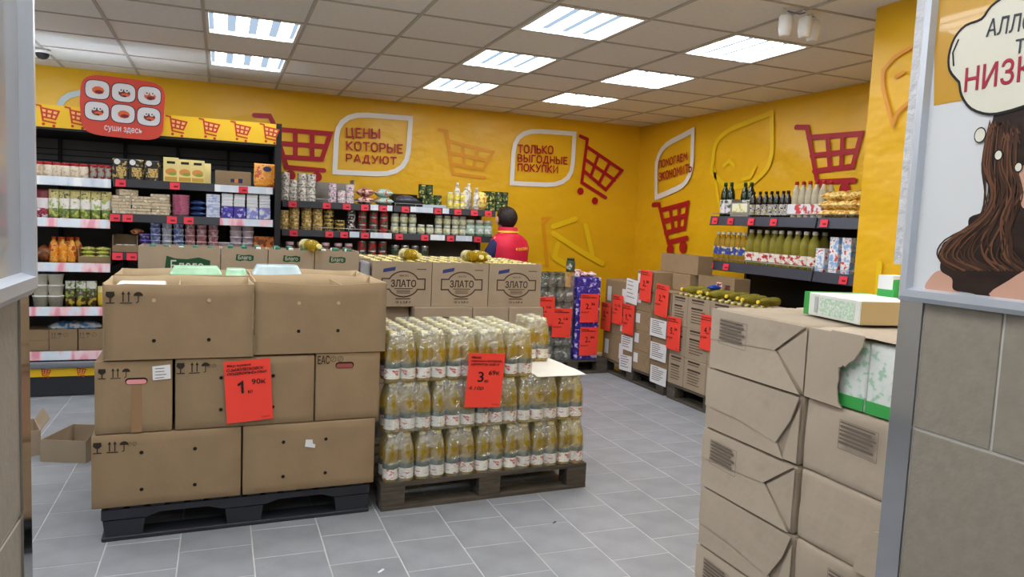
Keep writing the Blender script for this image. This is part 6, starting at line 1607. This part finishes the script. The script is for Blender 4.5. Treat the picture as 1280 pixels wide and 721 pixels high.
# head: neck-long shape with hair, ears, face
def ellipsoid(c, r, mat, n=16, m_=10, fn=None):
    rings = []
    for j in range(m_ + 1):
        a = math.pi * j / m_ - math.pi / 2; k = max(.02, math.cos(a))
        ring = [(c[0] + r[0] * k * math.cos(2*math.pi*i/n), c[1] + r[1] * k * math.sin(2*math.pi*i/n), c[2] + r[2] * math.sin(a)) for i in range(n)]
        rings.append([fn(p) for p in ring] if fn else ring)
    return MB().loft(rings, mat)
HC = Vector((-.012, .03, 1.535))
hd_ = empty('head', (0, 0, 0)); bpy.data.objects.remove(hd_)
ellipsoid(HC, (.076, .098, .108), m_skn, 20, 12).build('face', person)
def hairfn(p):
    x, y, z = p; 
    k = 1 + .04 * mnoise.noise(Vector((x * 30, y * 30, z * 30)))
    if y > HC.y + .045 and z < HC.z + .05: y = HC.y + .045 + (y - HC.y - .045) * .2
    if z < HC.z - .055 and y > HC.y: z = HC.z - .055 - (HC.z - .055 - z) * .35
    return (HC.x + (x - HC.x) * k, HC.y + (y - HC.y) * k, z)
ellipsoid(HC + Vector((0, -.014, .012)), (.098, .112, .112), m_hairb, 22, 14, hairfn).build('hair', person)
for s in (-1, 1):
    ellipsoid(HC + Vector((s * .094, .03, -.012)), (.012, .022, .034), m_skn, 10, 8).build('ear', person)
    ellipsoid(HC + Vector((s * .03, .09, .01)), (.012, .008, .009), m_white, 8, 6).build('eye', person)
ellipsoid(HC + Vector((0, .1, -.02)), (.013, .02, .024), m_skn, 8, 6).build('nose', person)
ellipsoid(HC + Vector((0, .088, -.058)), (.024, .008, .007), M('lips', (170, 90, 86), .5), 8, 6).build('mouth', person)
# lettering on the back of the vest
fb = frame((.0, -.176, 1.235), (1, 0, .06), (0, .12, 1))
fit_text('МАЛИН', m_gold, person, fb @ Vector((-.045, .0, .004)), (1, 0, .06), (-.06, .12, 1), .14, .03, 'vest_lettering', bold=.01)
mb = MB(); mb.disc((-.068, .017), .011, m_gold, .004, 10); mb.face([(-.082, .018, .004), (-.068, .0, .004), (-.054, .018, .004)], m_gold); mb.build('vest_emblem', person, mx=fb)

# ================================================================== SMALL THINGS
p = on_z(53, 62, CEIL)
o = empty('dome_camera', (p.x, p.y, CEIL), 0, 'small dome security camera on the ceiling above the chilled case', 'camera')
MB().lathe([(.055, -.03), (.06, -.02), (.06, -.004)], m_white, 16).build('housing', o)
MB().lathe([(.01, -.075), (.03, -.068), (.045, -.05), (.05, -.03)], m_black, 16).build('dome', o)
o = empty('ceiling_sensor_cluster', (2.90, 3.22, CEIL), 0, 'three small white cylindrical sensors hanging from the ceiling by the corner', 'sensor')
for k, (dx_, dy_) in enumerate(((-.105, .03), (.0, .0), (.085, .03))):
    mb = MB(); mb.lathe([(.02, -.145), (.03, -.14), (.036, -.1), (.036, -.045), (.03, -.035)], m_white, 14, (dx_, dy_, 0)); q = mb.build('sensor', o)
    MB().tube([(dx_, dy_, -.036), (dx_ + .01, dy_, -.02), (dx_ - .02, dy_, -.004)], .006, m_white, 6).build('stem', q)
MB().tube([(-.105, .03, -.012), (-.05, -.01, -.03), (.0, .0, -.012), (.05, .02, -.03), (.085, .03, -.012)], .004, m_grey, 6).build('cable', o)
# flattened boxes on the floor behind the pallet
for (x, y), w_, d, h, rz, lab in (((-.78, 4.98), .26, .34, .13, -.35, 'open low cardboard box on the floor beside the egg carton pile'), ((-1.17, 5.1), .3, .3, .15, .3, 'cardboard box on the floor at the left, mostly hidden by the passage wall')):
    mb = open_box(MB(), w_, d, h, mat=m_cb)
    o = tag(mb.build('low_cardboard_box', None, (x, y, 0), rz), lab, 'carton')
    MB().box((-.0, -d/2 + .004, 0), (.003, d/2 - .004, .08), m_cb).build('folded_flap', o, mx=Matrix.Translation((w_/2, 0, h)) @ Matrix.Rotation(math.radians(35), 4, 'Y'))
mb = MB(); 
for k in range(3): mb.box((-.012, -.003, .0), (.012, .003, .004), m_sheet)
tag(mb.build('paper_scrap', None, (*on_z(693, 653, 0)[:2], .0), .6), 'tiny white paper scrap on the floor before the oil pallet', 'scrap')
tag(MB().loft([[(-.02, -.004, z), (.018, -.006, z), (.022, .004, z), (-.016, .006, z)] for z in (0, .003)], m_sheet, smooth=False).build('paper_scrap', None, (*on_z(476, 714, 0)[:2], .0), .8), 'tiny white paper scrap on the floor nearest the viewer', 'scrap')

# ================================================================== LABELS THAT SINGLE OUT EACH REPEAT
NTH = ('first', 'second', 'third', 'fourth', 'fifth', 'sixth', 'seventh', 'eighth', 'ninth', 'tenth', 'eleventh', 'twelfth', 'thirteenth', 'fourteenth', 'fifteenth', 'sixteenth')
SHORT = {
 'black and white tin in a stack of four on the middle wall shelf': 'black and white tin in the stack on the middle shelf',
 'greenish oil bottle in the back row of the right wall lower shelf': 'unlabelled greenish oil bottle in the back row at right',
 'orange sauce bottle in the group on the third case shelf': 'orange sauce bottle on the third case shelf',
 'pink and white tin in front of the grey cardboard tray': 'pink and white tin before the grey tray',
 'round cream tub in the stacks on the fourth case shelf': 'round cream tub on the fourth case shelf',
 'small black sauce bottle in the row on the right wall top shelf': 'small black sauce bottle on the right wall shelf',
 'small yellow jar beside the white bottles on the upper shelf': 'small yellow jar beside the white sauce bottles',
 'tall orange brown box at the right end of the third case shelf': 'tall orange brown box on the third case shelf',
 'thin white and blue pack in the tall stack right of the navy bags': 'thin white and blue pack stacked beside the navy bags',
 'white and sky blue carton stacked by the yellow corner wall': 'white and sky blue carton by the yellow corner',
 'white wide-rimmed tub in the two stacks near the orange boxes': 'white wide-rimmed tub stacked near the orange boxes',
 'dark meat pack with white labels at the left of the fourth case shelf': 'dark meat pack with white labels in the case',
 'gold flat fish tin in the stacks on the middle wall shelf': 'gold flat fish tin on the middle wall shelf',
 'pale blue yogurt tub in the stacks on the third case shelf': 'pale blue yogurt tub on the third case shelf',
 'pale pink tin in the small stack at the far end of the loose bottles': 'pale pink tin in the stack beside loose oil bottles',
 'red and green tin stacked three high on the middle wall shelf': 'red and green tin on the middle wall shelf',
 'rose pink yogurt tub in the stacks on the third case shelf': 'rose pink yogurt tub on the third case shelf',
 'tall dark green bottle at the far end of the right wall top shelf': 'tall dark green bottle at the far shelf end',
 'tall green jar of pickles at the right end of the middle wall shelf': 'tall green pickle jar on the middle wall shelf',
 'cream sauce jar with red lid on the top left shelf of the chilled case': 'cream sauce jar with red lid in the chilled case',
 'dark green and gold tin in the tall pyramid on the upper shelf': 'dark green and gold tin in the pyramid',
 'tall red and green tin on the lower wall shelf, above the cartons': 'tall red and green tin on the lower shelf',
 'black and gold flat fish tin in the stacks on the middle wall shelf': 'black and gold flat tin on the middle shelf',
 'white printed tin in the stacks at the left end of the upper shelf': 'white printed tin on the upper wall shelf',
 'pale jar with white lid in the long double row on the middle wall shelf': 'pale white-lidded jar on the middle wall shelf',
 'dark green and yellow tin stacked two high at the right end of the upper shelf': 'dark green tin at the right end shelf'}
same = {}
for o in scene.objects:
    if o.parent is None and 'label' in o: same.setdefault(o['label'], []).append(o)
for lab, obs in same.items():
    if len(obs) < 2 or len(obs) > 30 or 'standing in' in lab or 'behind the viewer' in lab or 'stacked under' in lab: continue
    def across(o):
        return math.atan2(o.location.x - CAM.x, o.location.y - CAM.y)
    obs.sort(key=across)
    cols_ = []
    for o in obs:
        if cols_ and abs(across(cols_[-1][0]) - across(o)) < .0045: cols_[-1].append(o)
        else: cols_.append([o])
    for i, c in enumerate(cols_):
        c.sort(key=lambda o: o.location.z)
        for k, o in enumerate(c):
            left = '%s from left' % NTH[min(i, 15)]
            if len(cols_) == 1: suf = ', %s up' % NTH[k]
            elif max(len(q) for q in cols_) == 1: suf = ', ' + left
            else: suf = ', %s, %s up' % (left, NTH[k])
            words = SHORT.get(lab, lab).split(); room = 16 - len(suf.split())
            assert len(words) <= room, lab
            o['label'] = ' '.join(words[:room]).rstrip(',') + suf
